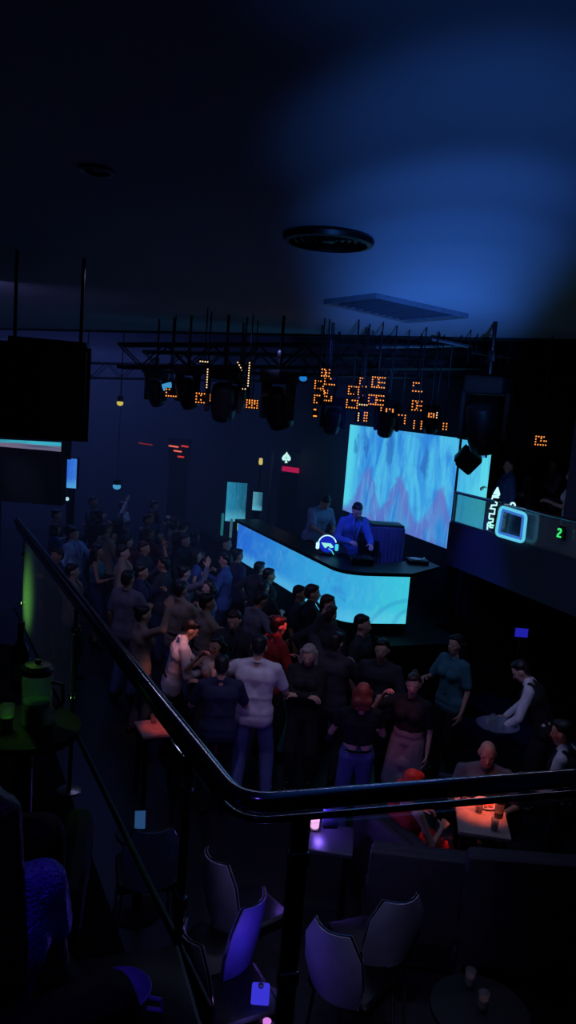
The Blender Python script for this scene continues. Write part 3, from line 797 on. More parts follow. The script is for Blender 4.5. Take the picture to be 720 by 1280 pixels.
# dark speaker stack between screen and balcony
t = thing('speaker_stack', 'tall black speaker stack between the screens and the right balcony', 'speaker', ab(a0 - 0.12, 7.25, BFZ), UANG + PI / 2)
for k in range(3):
    b = MB(); b.box((0, 0, 0.3 + 0.57 * k), (0.5, 0.45, 0.55), None, 0.03); c = b.build('cabinet', BLACK, t)
    b = MB(); b.lathe([(0.17, 0), (0.18, 0.012), (0.15, 0.014), (0.06, -0.02), (0, -0.01)], (0, 0.23, 0.3 + 0.57 * k), 24, Matrix.Rotation(-PI / 2, 3, 'X')); b.build('cone', BLACKG, c)
# small blue monitor under the balcony
p = atY(652, 791, 9.6)
t = thing('blue_monitor', 'small blue glowing monitor in the dark under the right balcony', 'screen', (p.x, p.y, 0))
b = MB(); b.box((0, 0.02, p.z), (0.2, 0.03, 0.14), None, 0.008); b.build('casing', BLACKG, t)
b = MB(); b.box((0, 0.003, p.z), (0.165, 0.006, 0.115)); b.build('display', glow('monitor_blue', (36, 34, 180), 0.8), t)
b = MB(); b.cap((0, 0.03, 0.03), (0, 0.03, p.z - 0.05), 0.02); b.lathe([(0.15, 0), (0.15, 0.02), (0.02, 0.035)], (0, 0.03, 0), 20); b.build('stand', BLACKG, t)

# ================================================================== FAR BOOTHS
# booth with the spade sign
YB = 18.5
p0, p1 = atY(346, 640, YB), atY(430, 640, YB)
zsh = atY(365, 590, YB).z
b = MB(); b.box(((p0.x + p1.x) / 2, YB + 0.6, zsh / 2 - 0.02), (p1.x - p0.x, 1.1, zsh - 0.04)); struct('wall_far_booth_front', b, mat('booth_navy', (34, 36, 56), 0.7))
p = atY(365, 587, YB - 0.02); w = atY(384, 590, YB).x - atY(352, 586, YB).x
t = thing('red_light_strip', 'glowing red strip on the far booth under the spade sign', 'light', (p.x, YB, p.z - 0.06))
b = MB(); b.box((0.06, 0, 0.05), (w * 0.98, 0.05, 0.12), Matrix.Rotation(math.radians(3.5), 3, 'Y'), 0.015); b.build('diffuser', glow('strip_red', (196, 26, 86), 0.75), t)
b = MB(); b.box((0.06, 0.03, 0.05), (w * 1.02, 0.02, 0.16), Matrix.Rotation(math.radians(3.5), 3, 'Y')); b.build('channel', BLACK, t)
p = atY(358, 572, YB)
t = thing('spade_sign', 'white glowing spade-shaped sign on the far booth', 'sign', p - Vector((0, 0, 0.13)))
hw = 0.085; outl = []
for a in np.linspace(-0.5 * PI, 0.85 * PI, 10): outl.append((-0.045 - 0.05 * math.cos(a), 0, 0.10 - 0.055 * math.sin(a)))
left = [(-0.012, 0.09), (-0.05, 0.05), (-0.095, 0.065), (-0.11, 0.115), (-0.085, 0.165), (-0.035, 0.215), (0, 0.27)]
poly = [(x, 0, z) for x, z in left] + [(-x, 0, z) for x, z in reversed(left[:-1])]
b = MB(); b.prism(poly, (0, 0.03, 0)); b.build('spade', glow('sign_white', (196, 250, 244), 1.05), t)
b = MB(); b.prism([(-0.035, 0, 0), (0.035, 0, 0), (0.012, 0, 0.10), (-0.012, 0, 0.10)], (0, 0.03, 0)); b.build('stem', MATS['sign_white'], t)
b = MB(); b.prism([(-0.02, -0.004, 0.11), (0.02, -0.004, 0.11), (0.0, -0.004, 0.16)], (0, -0.004, 0)); b.build('centre_mark', glow('sign_teal', (70, 160, 150), 0.8), t)
b = MB(); b.box((0, 0.045, 0.09), (0.05, 0.03, 0.3)); b.build('backing', BLACK, t)
pa, pb_ = atY(360, 563, YB), atY(414, 568, YB)
t = thing('booth_rail', 'thin steel rail of the far booth right of the spade sign', 'railing', (pb_.x, YB - 0.1, 0))
b = MB(); b.tube([pa, pb_], 0.03, 8); b.build('top_rail', STEEL, t, world=True)
for px in (341, 383, 412):
    q_ = atY(px, 566, YB - 0.1)
    b = MB(); b.cap((q_.x, q_.y, 0.02), (q_.x, q_.y, q_.z - 0.02), 0.03); b.build('post', STEEL, t, world=True)
p = atY(326, 576, YB)
t = thing('candle_lamp', 'small warm yellow lamp left of the spade sign', 'lamp', (p.x, YB, p.z - 0.1))
b = MB(); b.lathe([(0.03, 0), (0.05, 0.05), (0.04, 0.16), (0.0, 0.17)], seg=14); b.build('shade', glow('warm_lamp', (220, 200, 110), 0.9), t)
b = MB(); b.lathe([(0.06, -0.02), (0.06, 0.0), (0.03, 0.01)], seg=14); b.cap((0, 0, -0.03), (0, 0, -(p.z - 0.12)), 0.03); b.build('stand', BLACKG, t)
# red-lit bottle shelf on the far wall
p = atY(224, 563, 20.0)
t = thing('red_bottle_shelf', 'small shelf lit with red and orange strips on the far left', 'shelf', (p.x, 20.0, 0))
for k, (px, py, wpx) in enumerate(((217, 558, 12), (231, 558, 9), (222, 564, 10), (226, 571, 8))):
    q_ = atY(px, py, 20.0)
    b = MB(); b.box((q_.x, 20.0, q_.z), (wpx / 48, 0.05, 0.035), Matrix.Rotation(math.radians(4), 3, 'Y')); b.build('light_strip', glow('shelf_red_%d' % (k % 2), ((255, 120, 96), (216, 60, 44))[k % 2], 0.9), t, world=True)
b = MB(); b.box((p.x, 20.1, p.z), (0.6, 0.08, 0.6)); b.box((p.x, 20.1, p.z / 2 - 0.15), (0.5, 0.1, p.z - 0.3)); b.build('cabinet', BLACK, t, world=True)
p = atY(182, 555, 20.0)
t = thing('red_line_light', 'thin dim red light line left of the red shelf', 'light', (p.x, 20.0, p.z))
b = MB(); b.box((0, 0, 0), (0.36, 0.04, 0.025), Matrix.Rotation(math.radians(4), 3, 'Y')); b.build('diffuser', glow('dim_red', (150, 40, 40), 0.7), t)
b = MB(); b.box((0, 0.04, 0), (0.38, 0.03, 0.05)); b.build('channel', BLACK, t)
for nm, lab, px, py, Y, c, r in (('gold_lamp', 'small gold lamp in the dark upper left', 150, 504, 15, (214, 196, 90), 0.05), ('cyan_lamp', 'small cyan lamp on the far left behind the crowd', 146, 608, 17, (70, 160, 214), 0.07), ('tiny_blue_lamp', 'tiny blue lamp high above the booth', 379, 473, 13, (30, 130, 220), 0.05)):
    p = atY(px, py, Y)
    t = thing(nm, lab, 'lamp', p)
    b = MB(); b.ell((0, 0, 0), (r * 1.3, r, r)); b.build('bulb', glow(nm + '_glow', c, 0.9), t)
    b = MB(); b.lathe([(r * 1.1, -0.02), (r * 1.2, 0.1), (0, 0.14)], (0, 0.02, r * .6), 14); b.cap((0, 0.02, r + 0.1), (0, 0.02, ceil_z(p.x, p.y) - p.z), 0.008); b.build('housing', BLACK, t)

# ================================================================== RIGGING
def truss(name, lab, p, q, w=0.3):
    p, q = Vector(p), Vector(q); d = (q - p).normalized(); n = Vector((-d.y, d.x, 0)) * w / 2; up = Vector((0, 0, w / 2)); L = (q - p).length
    m_ = (p + q) / 2
    t = thing(name, lab, 'truss', m_, 0, 'lighting trusses over the dance floor')
    for s1 in (-1, 1):
        for s2 in (-1, 1):
            b = MB(); b.tube([p + n * s1 + up * s2, q + n * s1 + up * s2], 0.024, 8); b.build('chord', DARKM, t, world=True)
    b = MB(); k = int(L / w)
    for i in range(k):
        a_, c_ = p + d * (L * i / k), p + d * (L * (i + 1) / k)
        for s1 in (-1, 1):
            b.tube([a_ + n * s1 - up, c_ + n * s1 + up] if i % 2 else [a_ + n * s1 + up, c_ + n * s1 - up], 0.011, 6)
            b.tube([a_ + up * s1 - n, c_ + up * s1 + n], 0.011, 6)
    b.build('bracing', DARKM, t, world=True)
    for f in (0.12, 0.88):
        b = MB(); c_ = p.lerp(q, f); b.tube([c_ + up, Vector((c_.x, c_.y, HI))], 0.012, 6); b.build('hanger', DARKM, t, world=True)
    return t
truss('lighting_truss', 'nearest dark truss of pipes over the front of the dance floor', atY(150, 445, 10.6), atY(700, 446, 10.6))
truss('lighting_truss', 'middle dark truss over the DJ counter', atY(180, 452, 12.4), atY(640, 462, 12.4))
truss('lighting_truss', 'farthest dark truss over the back of the hall', atY(60, 462, 16.0), atY(470, 470, 16.0))
for k, (x0, y0, x1, y1, Y) in enumerate(((400, 428, 486, 433, 10.9), (470, 434, 590, 431, 10.4), (540, 424, 585, 433, 9.8), (590, 440, 712, 456, 9.6))):
    p, q_ = atY(x0, y0, Y), atY(x1, y1, Y)
    t = thing('hanging_pipe', 'thin %s pipe hanging under the black ceiling %s' % (('grey', 'dark grey', 'pale', 'black')[k], ('at its left', 'in its middle', 'just below the vent panel', 'at its far right')[k]), 'pipe', (p + q_) / 2, 0, 'pipes under the black ceiling')
    b = MB(); b.tube([p, q_], 0.022, 8); b.build('pipe', STEEL if k != 3 else DARKM, t, world=True)
    for f in (0.2, 0.8):
        c_ = p.lerp(q_, f); b = MB(); b.tube([c_, Vector((c_.x, c_.y, HI))], 0.01, 6); b.build('hanger', DARKM, t, world=True)

# hanging black loudspeaker, upper left
p = atY(58, 490, 6.2)
t = thing('hanging_loudspeaker', 'large black loudspeaker hanging from the ceiling at upper left', 'speaker', (p.x, p.y, p.z - 0.36), math.radians(14))
b = MB(); b.prism([(-0.34, -0.28, 0), (0.34, -0.28, 0), (0.27, 0.3, 0), (-0.27, 0.3, 0)], (0, 0, 0.72)); b.build('cabinet', BLACK, t)
b = MB(); b.box((0, -0.29, 0.36), (0.62, 0.02, 0.66), None, 0.008); b.build('grille', mat('speaker_grille', (12, 12, 14), 0.6, 0.3, 0.4, 120, 0.4), t)
for sx in (-0.25, 0.25):
    b = MB(); b.tube([(sx, 0, 0.7), (sx, 0, 5.2 - p.z + 0.36)], 0.014, 8); b.build('hanging_rod', DARKM, t)
b = MB(); b.box((0, 0, 0.75), (0.6, 0.06, 0.05), None, 0.01); b.build('bracket', DARKM, t)

# moving-head lights
def moving_head():
    t = thing('moving_head_light', '', 'light')
    b = MB(); b.box((0, 0, -0.07), (0.3, 0.26, 0.13), None, 0.03); b.build('base', BLACK, t)
    for sx in (-1, 1):
        b = MB(); b.box((sx * 0.165, 0, -0.29), (0.045, 0.12, 0.36), None, 0.02); b.build('yoke_arm', BLACK, t)
    hd = MB(); R_ = Matrix.Rotation(math.radians(28), 3, 'X')
    hd.lathe([(0.05, 0.2), (0.11, 0.17), (0.135, 0.05), (0.13, -0.08), (0.115, -0.18), (0.105, -0.19)], (0, 0, -0.36), 22, R_); h = hd.build('head', BLACKG, t)
    b = MB(); b.lathe([(0.1, -0.185), (0.06, -0.195), (0, -0.2)], (0, 0, -0.36), 20, R_); b.build('lens', mat('dark_lens', (40, 50, 80), 0.08), h)
    b = MB(); b.cap((0, 0, 0.0), (0, 0, 0.14), 0.022); b.box((0, 0, 0.14), (0.06, 0.05, 0.08), None, 0.01); b.build('clamp', DARKM, t)
    return t
MH = moving_head()
mh_spots = [(350, 462, 9.2, 1.25, 'broad black moving head hanging left of the orange light stack'), (282, 458, 9.6, 1.2, 'black moving head hanging between two double-square lights'), (236, 456, 10.0, 1.0, 'black moving head with a pale blue edge above the crowd on the left'),
            (486, 500, 10.6, 0.9, 'black moving head just above the large screen, left of centre'), (540, 506, 10.6, 0.7, 'black moving head above the large screen, right of centre'), (418, 496, 10.6, 0.9, 'black moving head below the tall orange light stack'),
            (612, 470, 8.2, 1.45, 'largest black round moving head above the right balcony'), (300, 470, 10.4, 0.8, 'small moving head right of the left light group'), (196, 462, 10.8, 0.9, 'leftmost black moving head on the truss')]
for i, (px, py, Y, s, lab) in enumerate(mh_spots):
    p = atY(px, py, Y); o = MH if i == 0 else dup(MH, p)
    o.location = p; o.scale = (s, s, s); o.rotation_euler = (0, 0, math.radians((i * 47) % 90 - 45)); tag(o, lab, 'light', 'moving-head lights on the rigging')
    b = MB(); b.cap((0, 0, 0.12), (0, 0, (ceil_z(p.x, p.y) - p.z) / s), 0.016); b.build('hanger', DARKM, o)

# orange dotted pixel lights
ORANGE = glow('pixel_orange', (255, 150, 70), 1.35)
HOT = glow('pixel_hot', (255, 214, 170), 1.2)
PXN = []
prng = random.Random(3)
def pixel_light(px, py, w, h, Y, style, lab):
    Y = 8.9 + (len(PXN) * 0.37) % 1.55; PXN.append(1)
    p = atY(px, py, Y); k = Y / F_PX; W, H = w * k, h * k
    t = thing('pixel_light', lab, 'light', p, 0, 'orange dotted lights on the rigging')
    b = MB(); b.box((0, 0.05, 0), (W + 0.04, 0.08, H + 0.04), None, 0.01); b.build('housing', BLACK, t)
    b = MB(); b.cap((0, 0.05, H / 2), (0, 0.05, ceil_z(p.x, p.y + 0.05) - p.z), 0.008); b.build('hanger', DARKM, t)
    bulbs = []
    def line(x0, z0, x1, z1):
        n = max(2, int(round(math.hypot((x1 - x0) * W, (z1 - z0) * H) / (3.2 * k))))
        for i in range(n + 1): bulbs.append((x0 + (x1 - x0) * i / n, z0 + (z1 - z0) * i / n))
    if style == 'rect': [line(*s) for s in ((-.5, -.5, .5, -.5), (-.5, .5, .5, .5), (-.5, -.5, -.5, .5), (.5, -.5, .5, .5))]
    if style == 'rect2': [line(*s) for s in ((-.5, -.5, .5, -.5), (-.5, .5, .5, .5), (-.5, -.5, -.5, .5), (.5, -.5, .5, .5), (0, -.5, 0, .5), (-.25, -.2, -.25, .3), (.25, -.2, .25, .3))]
    if style == 'c': [line(*s) for s in ((-.5, -.5, .5, -.5), (-.5, .5, .1, .5), (-.5, -.5, -.5, .5))]
    if style == 'e': [line(*s) for s in ((-.5, -.5, .5, -.5), (-.5, .5, .5, .5), (-.5, -.5, -.5, .5), (0, -.3, 0, .3), (.1, 0, .5, 0))]
    if style == 'v': line(0, -.5, 0, .5)
    if style == 'h': line(-.5, 0, .5, 0)
    if style == 'd': line(-.5, .5, .5, -.5)
    if style == 'vv': line(-.5, -.5, -.5, .5); line(.5, -.5, .5, .5)
    if style == 'l': line(-.5, .5, .5, .5); line(.5, .5, .5, -.5)
    b = MB(); seen = set(); rr = 0.92 * k
    for x, z in bulbs:
        key = (round(x, 2), round(z, 2))
        if key in seen or (len(bulbs) > 8 and prng.random() < 0.12): continue
        seen.add(key); b.ell((x * W, -0.005, z * H), (rr, rr, rr), None, 6, 4)
    b.build('bulb_row', HOT if style in ('v', 'h', 'd') else ORANGE, t)
SHAPE = {'rect': 'square', 'rect2': 'double square', 'c': 'C-shaped', 'e': 'E-shaped', 'v': 'upright line', 'h': 'level line', 'd': 'slanting line', 'vv': 'twin line', 'l': 'hooked'}
PX = [(255, 452, 9, 2, 10.2, 'h', 'of four dots high at the upper left'), (259, 473, 2, 22, 10.2, 'v', 'above the left double square'), (257, 498, 23, 11, 10, 'rect2', 'below the moving head on the left'),
      (214, 491, 12, 8, 10.3, 'c', 'farthest to the left beside the pale blue glint'), (300, 458, 6, 9, 10, 'd', 'high left of the upright dots'), (311, 468, 2, 28, 10, 'v', 'tall, above the second double square'),
      (303, 486, 7, 2, 10, 'h', 'short, above the second double square'), (315, 505, 13, 9, 10, 'rect2', 'second from the left, smaller'), (300, 503, 2, 8, 10, 'v', 'just left of the smaller double square'),
      (407, 466, 9, 8, 10.6, 'e', 'topmost of the tall stack'), (412, 477, 12, 7, 10.5, 'c', 'second from top of the tall stack'), (399, 481, 10, 9, 10.6, 'rect', 'at the left of the tall stack'), (405, 491, 8, 6, 10.7, 'e', 'in the middle of the tall stack'),
      (398, 499, 10, 9, 10.6, 'c', 'low at the left of the tall stack'), (408, 498, 12, 5, 10.5, 'rect', 'low at the right of the tall stack'), (394, 516, 3, 8, 10.6, 'c', 'tiny, hanging below the tall stack'),
      (454, 478, 8, 10, 10.6, 'c', 'top left of the wide cluster'), (473, 478, 15, 12, 10.5, 'e', 'top right of the wide cluster'), (442, 488, 12, 9, 10.7, 'rect', 'left edge of the wide cluster, upper'), (453, 499, 8, 9, 10.6, 'c', 'centre of the wide cluster'),
      (470, 500, 18, 11, 10.5, 'e', 'largest, lower right of the wide cluster'), (440, 505, 13, 9, 10.7, 'rect', 'left edge of the wide cluster, lower'), (454, 506, 9, 3, 10.6, 'h', 'under the middle of the wide cluster'), (448, 521, 3, 9, 10.6, 'v', 'left one right over the screen corner'),
      (457, 521, 3, 10, 10.6, 'vv', 'over the screen top near its left corner'), (478, 510, 3, 6, 10.5, 'c', 'tiny, at the lower right of the wide cluster'), (487, 513, 8, 3, 10.2, 'rect', 'flat, over the screen left of centre'), (502, 524, 8, 10, 10.2, 'l', 'over the screen, hooked downwards'),
      (522, 484, 11, 10, 10.4, 'c', 'upper one of the right column'), (521, 507, 11, 11, 10.4, 'e', 'middle one of the right column'), (522, 531, 9, 9, 10.4, 'vv', 'lowest of the right column'), (539, 519, 6, 4, 10, 'rect', 'small flat, right of the right column'),
      (546, 519, 1.5, 6, 10, 'v', 'single, right of the right column'), (556, 533, 4, 7, 10, 'vv', 'over the right end of the screen'), (576, 541, 3, 9, 9.8, 'v', 'first past the screen, leaning'), (585, 540, 2, 10, 9.8, 'v', 'second past the screen'),
      (594, 539, 3, 9, 9.8, 'c', 'third past the screen'), (625, 545, 7, 10, 9.4, 'rect', 'above the neon lettering'), (676, 551, 13, 10, 9.2, 'e', 'alone at the far right')]
for px, py, w, h, Y, st, pos in PX:
    pixel_light(px, py, w, h, Y, st, 'orange dotted %s light, %s' % (SHAPE[st], pos))
p = atY(209, 483, 10.35)
t = thing('blue_beam_lens', 'pale blue lit lens beside the leftmost orange light', 'light', p)
b = MB(); b.box((0, 0.0, 0), (0.13, 0.03, 0.09), Matrix.Rotation(math.radians(-20), 3, 'Y'), 0.01); b.build('lens', glow('lens_blue', (70, 160, 220), 0.8), t)
b = MB(); b.box((0.03, 0.07, 0.02), (0.15, 0.12, 0.12), None, 0.02); b.cap((0.03, 0.07, 0.06), (0.03, 0.07, ceil_z(p.x, p.y) - p.z), 0.012); b.build('housing', BLACK, t)

# ================================================================== PEOPLE
def remesh(mb, voxel, it=3):
    me = mb.mesh('tmp', [BLACK], False)
    o = bpy.data.objects.new('tmp', me); COL.objects.link(o)
    r = o.modifiers.new('r', 'REMESH'); r.mode = 'VOXEL'; r.voxel_size = voxel
    s_ = o.modifiers.new('s', 'SMOOTH'); s_.factor = 0.5; s_.iterations = it
    dg = bpy.context.evaluated_depsgraph_get()
    m2 = bpy.data.meshes.new_from_object(o.evaluated_get(dg))
    n = len(m2.vertices); co = np.empty(n * 3); m2.vertices.foreach_get('co', co)
    faces = [tuple(p.vertices) for p in m2.polygons]
    bpy.data.objects.remove(o); bpy.data.meshes.remove(me); bpy.data.meshes.remove(m2)
    out = MB(); out.v = [tuple(x) for x in co.reshape(-1, 3)]; out.f = faces; out.mi = [0] * len(faces)
    return out
def ik(a, c, l1, l2, pole):
    d = c - a; L = min(max(d.length, 1e-4), (l1 + l2) * 0.999); dn = d.normalized(); c = a + dn * L
    x = (l1 * l1 - l2 * l2 + L * L) / (2 * L); h = math.sqrt(max(l1 * l1 - x * x, 0))
    p = Vector(pole); p = p - dn * p.dot(dn)
    p = p.normalized() if p.length > 1e-6 else Vector((0, 1, 0))
    return a + dn * x + p * h, c
ARMS = {  # wrist relative to the shoulder in the torso frame (right side), pole, finger curl
    'down': ((0.07, 0.05, -0.515), (0.3, -1, 0), 0.5), 'bent': ((-0.02, 0.30, -0.20), (0.7, -0.4, -1), 0.9), 'hold': ((-0.06, 0.30, -0.08), (0.8, -0.2, -1), 1.1),
    'face': ((-0.10, 0.24, 0.10), (0.9, 0.1, -1), 0.8), 'up': ((0.10, 0.12, 0.44), (1, 0.3, 0), 0.3), 'hip': ((0.09, 0.00, -0.36), (1, -0.5, 0), 0.7), 'fold': ((-0.24, 0.22, -0.22), (0.8, -0.2, -1), 0.8),
    'out': ((0.20, 0.24, -0.28), (0.9, -0.6, -0.3), 0.5), 'reach': ((-0.05, 0.46, -0.16), (0.6, -0.1, -1), 0.4), 'smoke': ((0.05, 0.27, 0.10), (0.8, 0.0, -1), 0.9), 'lap': ((-0.06, 0.24, -0.40), (0.8, -0.6, 0), 0.5),
    'tray': ((0.02, 0.40, -0.30), (0.8, -0.5, -0.6), 0.9), 'wave': ((0.18, 0.20, 0.36), (1, 0.3, -0.3), 0.2)}
def hand(mb, w, d, n, curl, side):
    """palm, four unequal bent fingers, thumb from the palm's side near its base"""
    d = d.normalized(); n = (n - d * n.dot(d)).normalized(); x = d.cross(n) * side     # x: towards the thumb side
    for k, (o, L) in enumerate(((0.030, 0.040), (0.010, 0.045), (-0.010, 0.041), (-0.028, 0.033))):
        base = w + x * o * 0.55; kn = w + d * (0.088 - abs(o) * 0.25) + x * o
        mb.cap(base, kn, 0.013, 0.0125, 8)
        dd = d; p = kn
        for j, (seg, rr) in enumerate(((L, 0.0095), (L * 0.62, 0.0085), (L * 0.5, 0.0075))):
            an = curl * (0.55, 0.8, 0.5)[j]; dd = (dd * math.cos(an) + n * math.sin(an)).normalized()
            n2 = (n - dd * n.dot(dd)).normalized()
            q_ = p + dd * seg; mb.cap(p, q_, rr, rr * 0.92, 7); p = q_
            n = n2
        n = (Vector(mb._pn) - d * Vector(mb._pn).dot(d)).normalized()
    tb = w + d * 0.028 + x * 0.026; td = (d * 0.75 + x * 0.6 + n * 0.35).normalized(); t1 = tb + td * 0.042
    mb.cap(w + d * 0.012 + x * 0.012, tb, 0.013, 0.012, 8); mb.cap(tb, t1, 0.0115, 0.0105, 8)
    t2 = t1 + (td * 0.8 + n * 0.35 * (0.4 + curl) + d * 0.2).normalized() * 0.032; mb.cap(t1, t2, 0.0105, 0.0085, 8)
SKEL = {}
def skeleton(P):
    lean, side = math.radians(P.get('lean', 0)), math.radians(P.get('side', 0))
    twist = math.radians(P.get('twist', 0))
    hz = P.get('hip', 0.93)
    RT = Matrix.Rotation(side, 3, 'Y') @ Matrix.Rotation(-lean, 3, 'X') @ Matrix.Rotation(twist, 3, 'Z')
    piv = Vector((0, 0, hz))
    T = lambda x, y, z: piv + RT @ Vector((x, y, z - 0.93))
    nb = T(0, -0.005, 1.46)
    RH = RT @ Matrix.Rotation(math.radians(P.get('hyaw', 0)), 3, 'Z') @ Matrix.Rotation(-math.radians(P.get('hpitch', 0)), 3, 'X') @ Matrix.Rotation(math.radians(P.get('hroll', 0)), 3, 'Y')
    H = lambda x, y, z: nb + RH @ Vector((x, y, z - 1.46))
    J = {'T': T, 'H': H, 'RT': RT, 'RH': RH, 'arms': [], 'legs': []}
    w = P.get('sw', 1.0)
    for s, key in ((1, 'r'), (-1, 'l')):
        wv, pole, curl = ARMS[P.get('arm_' + key, 'down')]
        sh = T(0.178 * s * w, 0, 1.40)
        wr = sh + RT @ Vector((wv[0] * s, wv[1], wv[2]))
        el, wr = ik(sh, wr, 0.285, 0.25, RT @ Vector((pole[0] * s, pole[1], pole[2])))
        J['arms'].append((s, sh, el, wr, curl))
        fx, fy, fz = P.get('foot_' + key, (0.11, 0.0, 0.0))
        hp = Vector((0.088 * s, 0, hz - 0.02)); an = Vector((fx * s, fy, fz + 0.085))
        kn, an = ik(hp, an, 0.435, 0.415, P.get('knee', (0.15 * s, 1, 0.2)))
        J['legs'].append((s, hp, kn, an))
    return J
def torso_prims(b, J, g, w, lo=0.93, hi=True, fem=False):
    T = J['T']; ww = 0.92 if fem else 1.0
    b.cap(T(-0.085 * w * ww, 0, 1.31), T(0.085 * w * ww, 0, 1.31), 0.112 + g)
    b.cap(T(-0.06 * w * ww, 0, 1.12), T(0.06 * w * ww, 0, 1.12), (0.092 if fem else 0.104) + g)
    for s in (-1, 1):
        b.cap(T(0.09 * s * w * ww, 0, 1.32), T(0.055 * s * w * ww, 0, 1.12), 0.105 + g, (0.092 if fem else 0.104) + g)
        if lo < 1.05: b.cap(T(0.058 * s * w * ww, 0, 1.12), T(0.072 * s, -0.005, max(lo, 0.95)), 0.096 + g, 0.112 + g)
    if hi:
        b.cap(T(-0.15 * w, 0, 1.395), T(0.15 * w, 0, 1.395), 0.056 + g)
        for s in (-1, 1): b.cap(T(0.04 * s, -0.01, 1.455), T(0.15 * s * w, 0, 1.405), 0.042 + g * .7, 0.05 + g)
    if fem:
        for s in (-1, 1): b.ell(T(0.075 * s, 0.085, 1.275), (0.062 + g, 0.055 + g, 0.06 + g), J['RT'])
def make_person_meshes(P, voxel):
    J = skeleton(P); T, H, RH = J['T'], J['H'], J['RH']; w = P.get('sw', 1.0); fem = P.get('fem', False)
    tp, bt, hair = P.get('top', 'tee'), P.get('bottom', 'trousers'), P.get('hair', 'short')
    out = {}
    b = MB()
    torso_prims(b, J, 0, w, 0.93, True, fem)
    b.cap(T(-0.075, -0.005, 0.95), T(0.075, -0.005, 0.95), 0.112)
    b.cap(T(0, -0.01, 1.43), H(0, 0.0, 1.53), 0.058, 0.052)
    b.ell(H(0, 0.005, 1.625), (0.074, 0.094, 0.10), RH); b.ell(H(0, 0.035, 1.555), (0.056, 0.058, 0.068), RH)
    b.ell(H(0, 0.058, 1.512), (0.03, 0.03, 0.024), RH)
    b.cap(H(0, 0.092, 1.615), H(0, 0.113, 1.578), 0.011, 0.014); b.cap(H(-0.04, 0.082, 1.632), H(0.04, 0.082, 1.632), 0.013)
    b.ell(H(0, 0.088, 1.545), (0.024, 0.012, 0.011), RH)
    for s in (-1, 1):
        b.ell(H(0.077 * s, 0.0, 1.60), (0.011, 0.022, 0.032), RH); b.ell(H(0.042 * s, 0.07, 1.585), (0.024, 0.02, 0.018), RH)
    for s, sh, el, wr, cu in J['arms']:
        k = 0.88 if fem else 1.0
        b.cap(sh, el, 0.052 * k, 0.040 * k); b.cap(el, wr, 0.041 * k, 0.027 * k)
    for s, hp, kn, an in J['legs']:
        b.cap(hp, kn, 0.092, 0.058); b.cap(kn, an, 0.056, 0.038); b.ell(kn.lerp(an, 0.28) + Vector((0, -0.012, 0)), (0.054, 0.056, 0.1))
        dn = (an - kn).normalized(); fd = Vector((0.12 * s, 1, 0)).normalized()
        b.cap(an + Vector((0, -0.02, -0.03)), an + fd * 0.15 + Vector((0, 0, -0.05)), 0.036, 0.028)
    bd = remesh(b, voxel)
    for s, sh, el, wr, cu in J['arms']:
        d = (wr - el).normalized()
        n = (J['RT'] @ Vector((-s * 0.9, 0.25, 0.0))) if abs(d.z) > 0.5 else Vector((0, 0, -1)) + J['RT'] @ Vector((-0.5 * s, 0, 0))
        bd._pn = tuple(n); hand(bd, wr, d, n, cu, s)
    bd.cur = 1
    for s in (-1, 1): bd.ell(H(0.033 * s, 0.081, 1.608), (0.013, 0.008, 0.007), RH, 8, 6)
    bd.cur = 2
    for z_ in (1.550, 1.542): bd.cap(H(-0.017, 0.092, z_), H(0.017, 0.092, z_), 0.0048, None, 6)
    out['body'] = bd
    # clothing
    vx = max(voxel, 0.013)
    if tp:
        b = MB(); g = {'tee': 0.015, 'long': 0.013, 'jacket': 0.022, 'crop': 0.011, 'strap': 0.011, 'vest': 0.026}[tp]
        lo = {'crop': 1.12, 'jacket': 0.90, 'tee': 0.90}.get(tp, 1.04 if P.get('vest') else 0.94)
        if bt == 'skirt' and tp != 'crop': lo, g = 1.06, min(g, 0.012)
        torso_prims(b, J, g, w, lo, tp not in ('strap',), fem)
        if tp == 'strap':
            for s in (-1, 1): b.cap(T(0.09 * s, 0.05, 1.33), T(0.085 * s, 0, 1.43), 0.03, 0.022); b.cap(T(0.085 * s, 0, 1.43), T(0.08 * s, -0.06, 1.33), 0.022, 0.03)
        if lo < 0.95: b.cap(T(-0.078, -0.005, 0.955), T(0.078, -0.005, 0.955), 0.112 + g); b.cap(T(-0.078, -0.005, 0.89), T(0.078, -0.005, 0.89), 0.112 + g)
        sl = {'tee': 0.72, 'crop': 0.45, 'long': 2, 'jacket': 2}.get(tp, 0)
        for s, sh, el, wr, cu in J['arms']:
            if sl == 0: continue
            if sl < 1: b.cap(sh, sh.lerp(el, sl), 0.053 + g, 0.050 + g)
            else: b.cap(sh, el, 0.052 + g, 0.043 + g); b.cap(el, el.lerp(wr, 0.94), 0.043 + g, 0.030 + g)
        if tp in ('long', 'jacket'): b.cap(T(-0.03, -0.012, 1.475), T(0.03, -0.012, 1.475), 0.05 + g * .6)
        out['shirt'] = remesh(b, vx)
        if tp == 'jacket':                                  # lapels
            l = MB()
            for s in (-1, 1): l.tube([T(0.03 * s, 0.06, 1.49), T(0.06 * s, 0.135, 1.40), T(0.02 * s, 0.158, 1.22)], [0.016, 0.022, 0.010], 8)
            out['collar'] = l
        elif tp in ('long',):
            l = MB(); l.tube([T(0.056 * math.cos(a), -0.008 + 0.058 * math.sin(a), 1.478 - 0.018 * math.sin(a)) for a in np.linspace(0, 2 * PI, 15)[:-1]], 0.014, 7, True); out['collar'] = l
        elif tp == 'tee':
            l = MB(); l.tube([T(0.060 * math.cos(a), -0.008 + 0.062 * math.sin(a), 1.462 - 0.016 * math.sin(a)) for a in np.linspace(0, 2 * PI, 15)[:-1]], 0.010, 7, True); out['collar'] = l
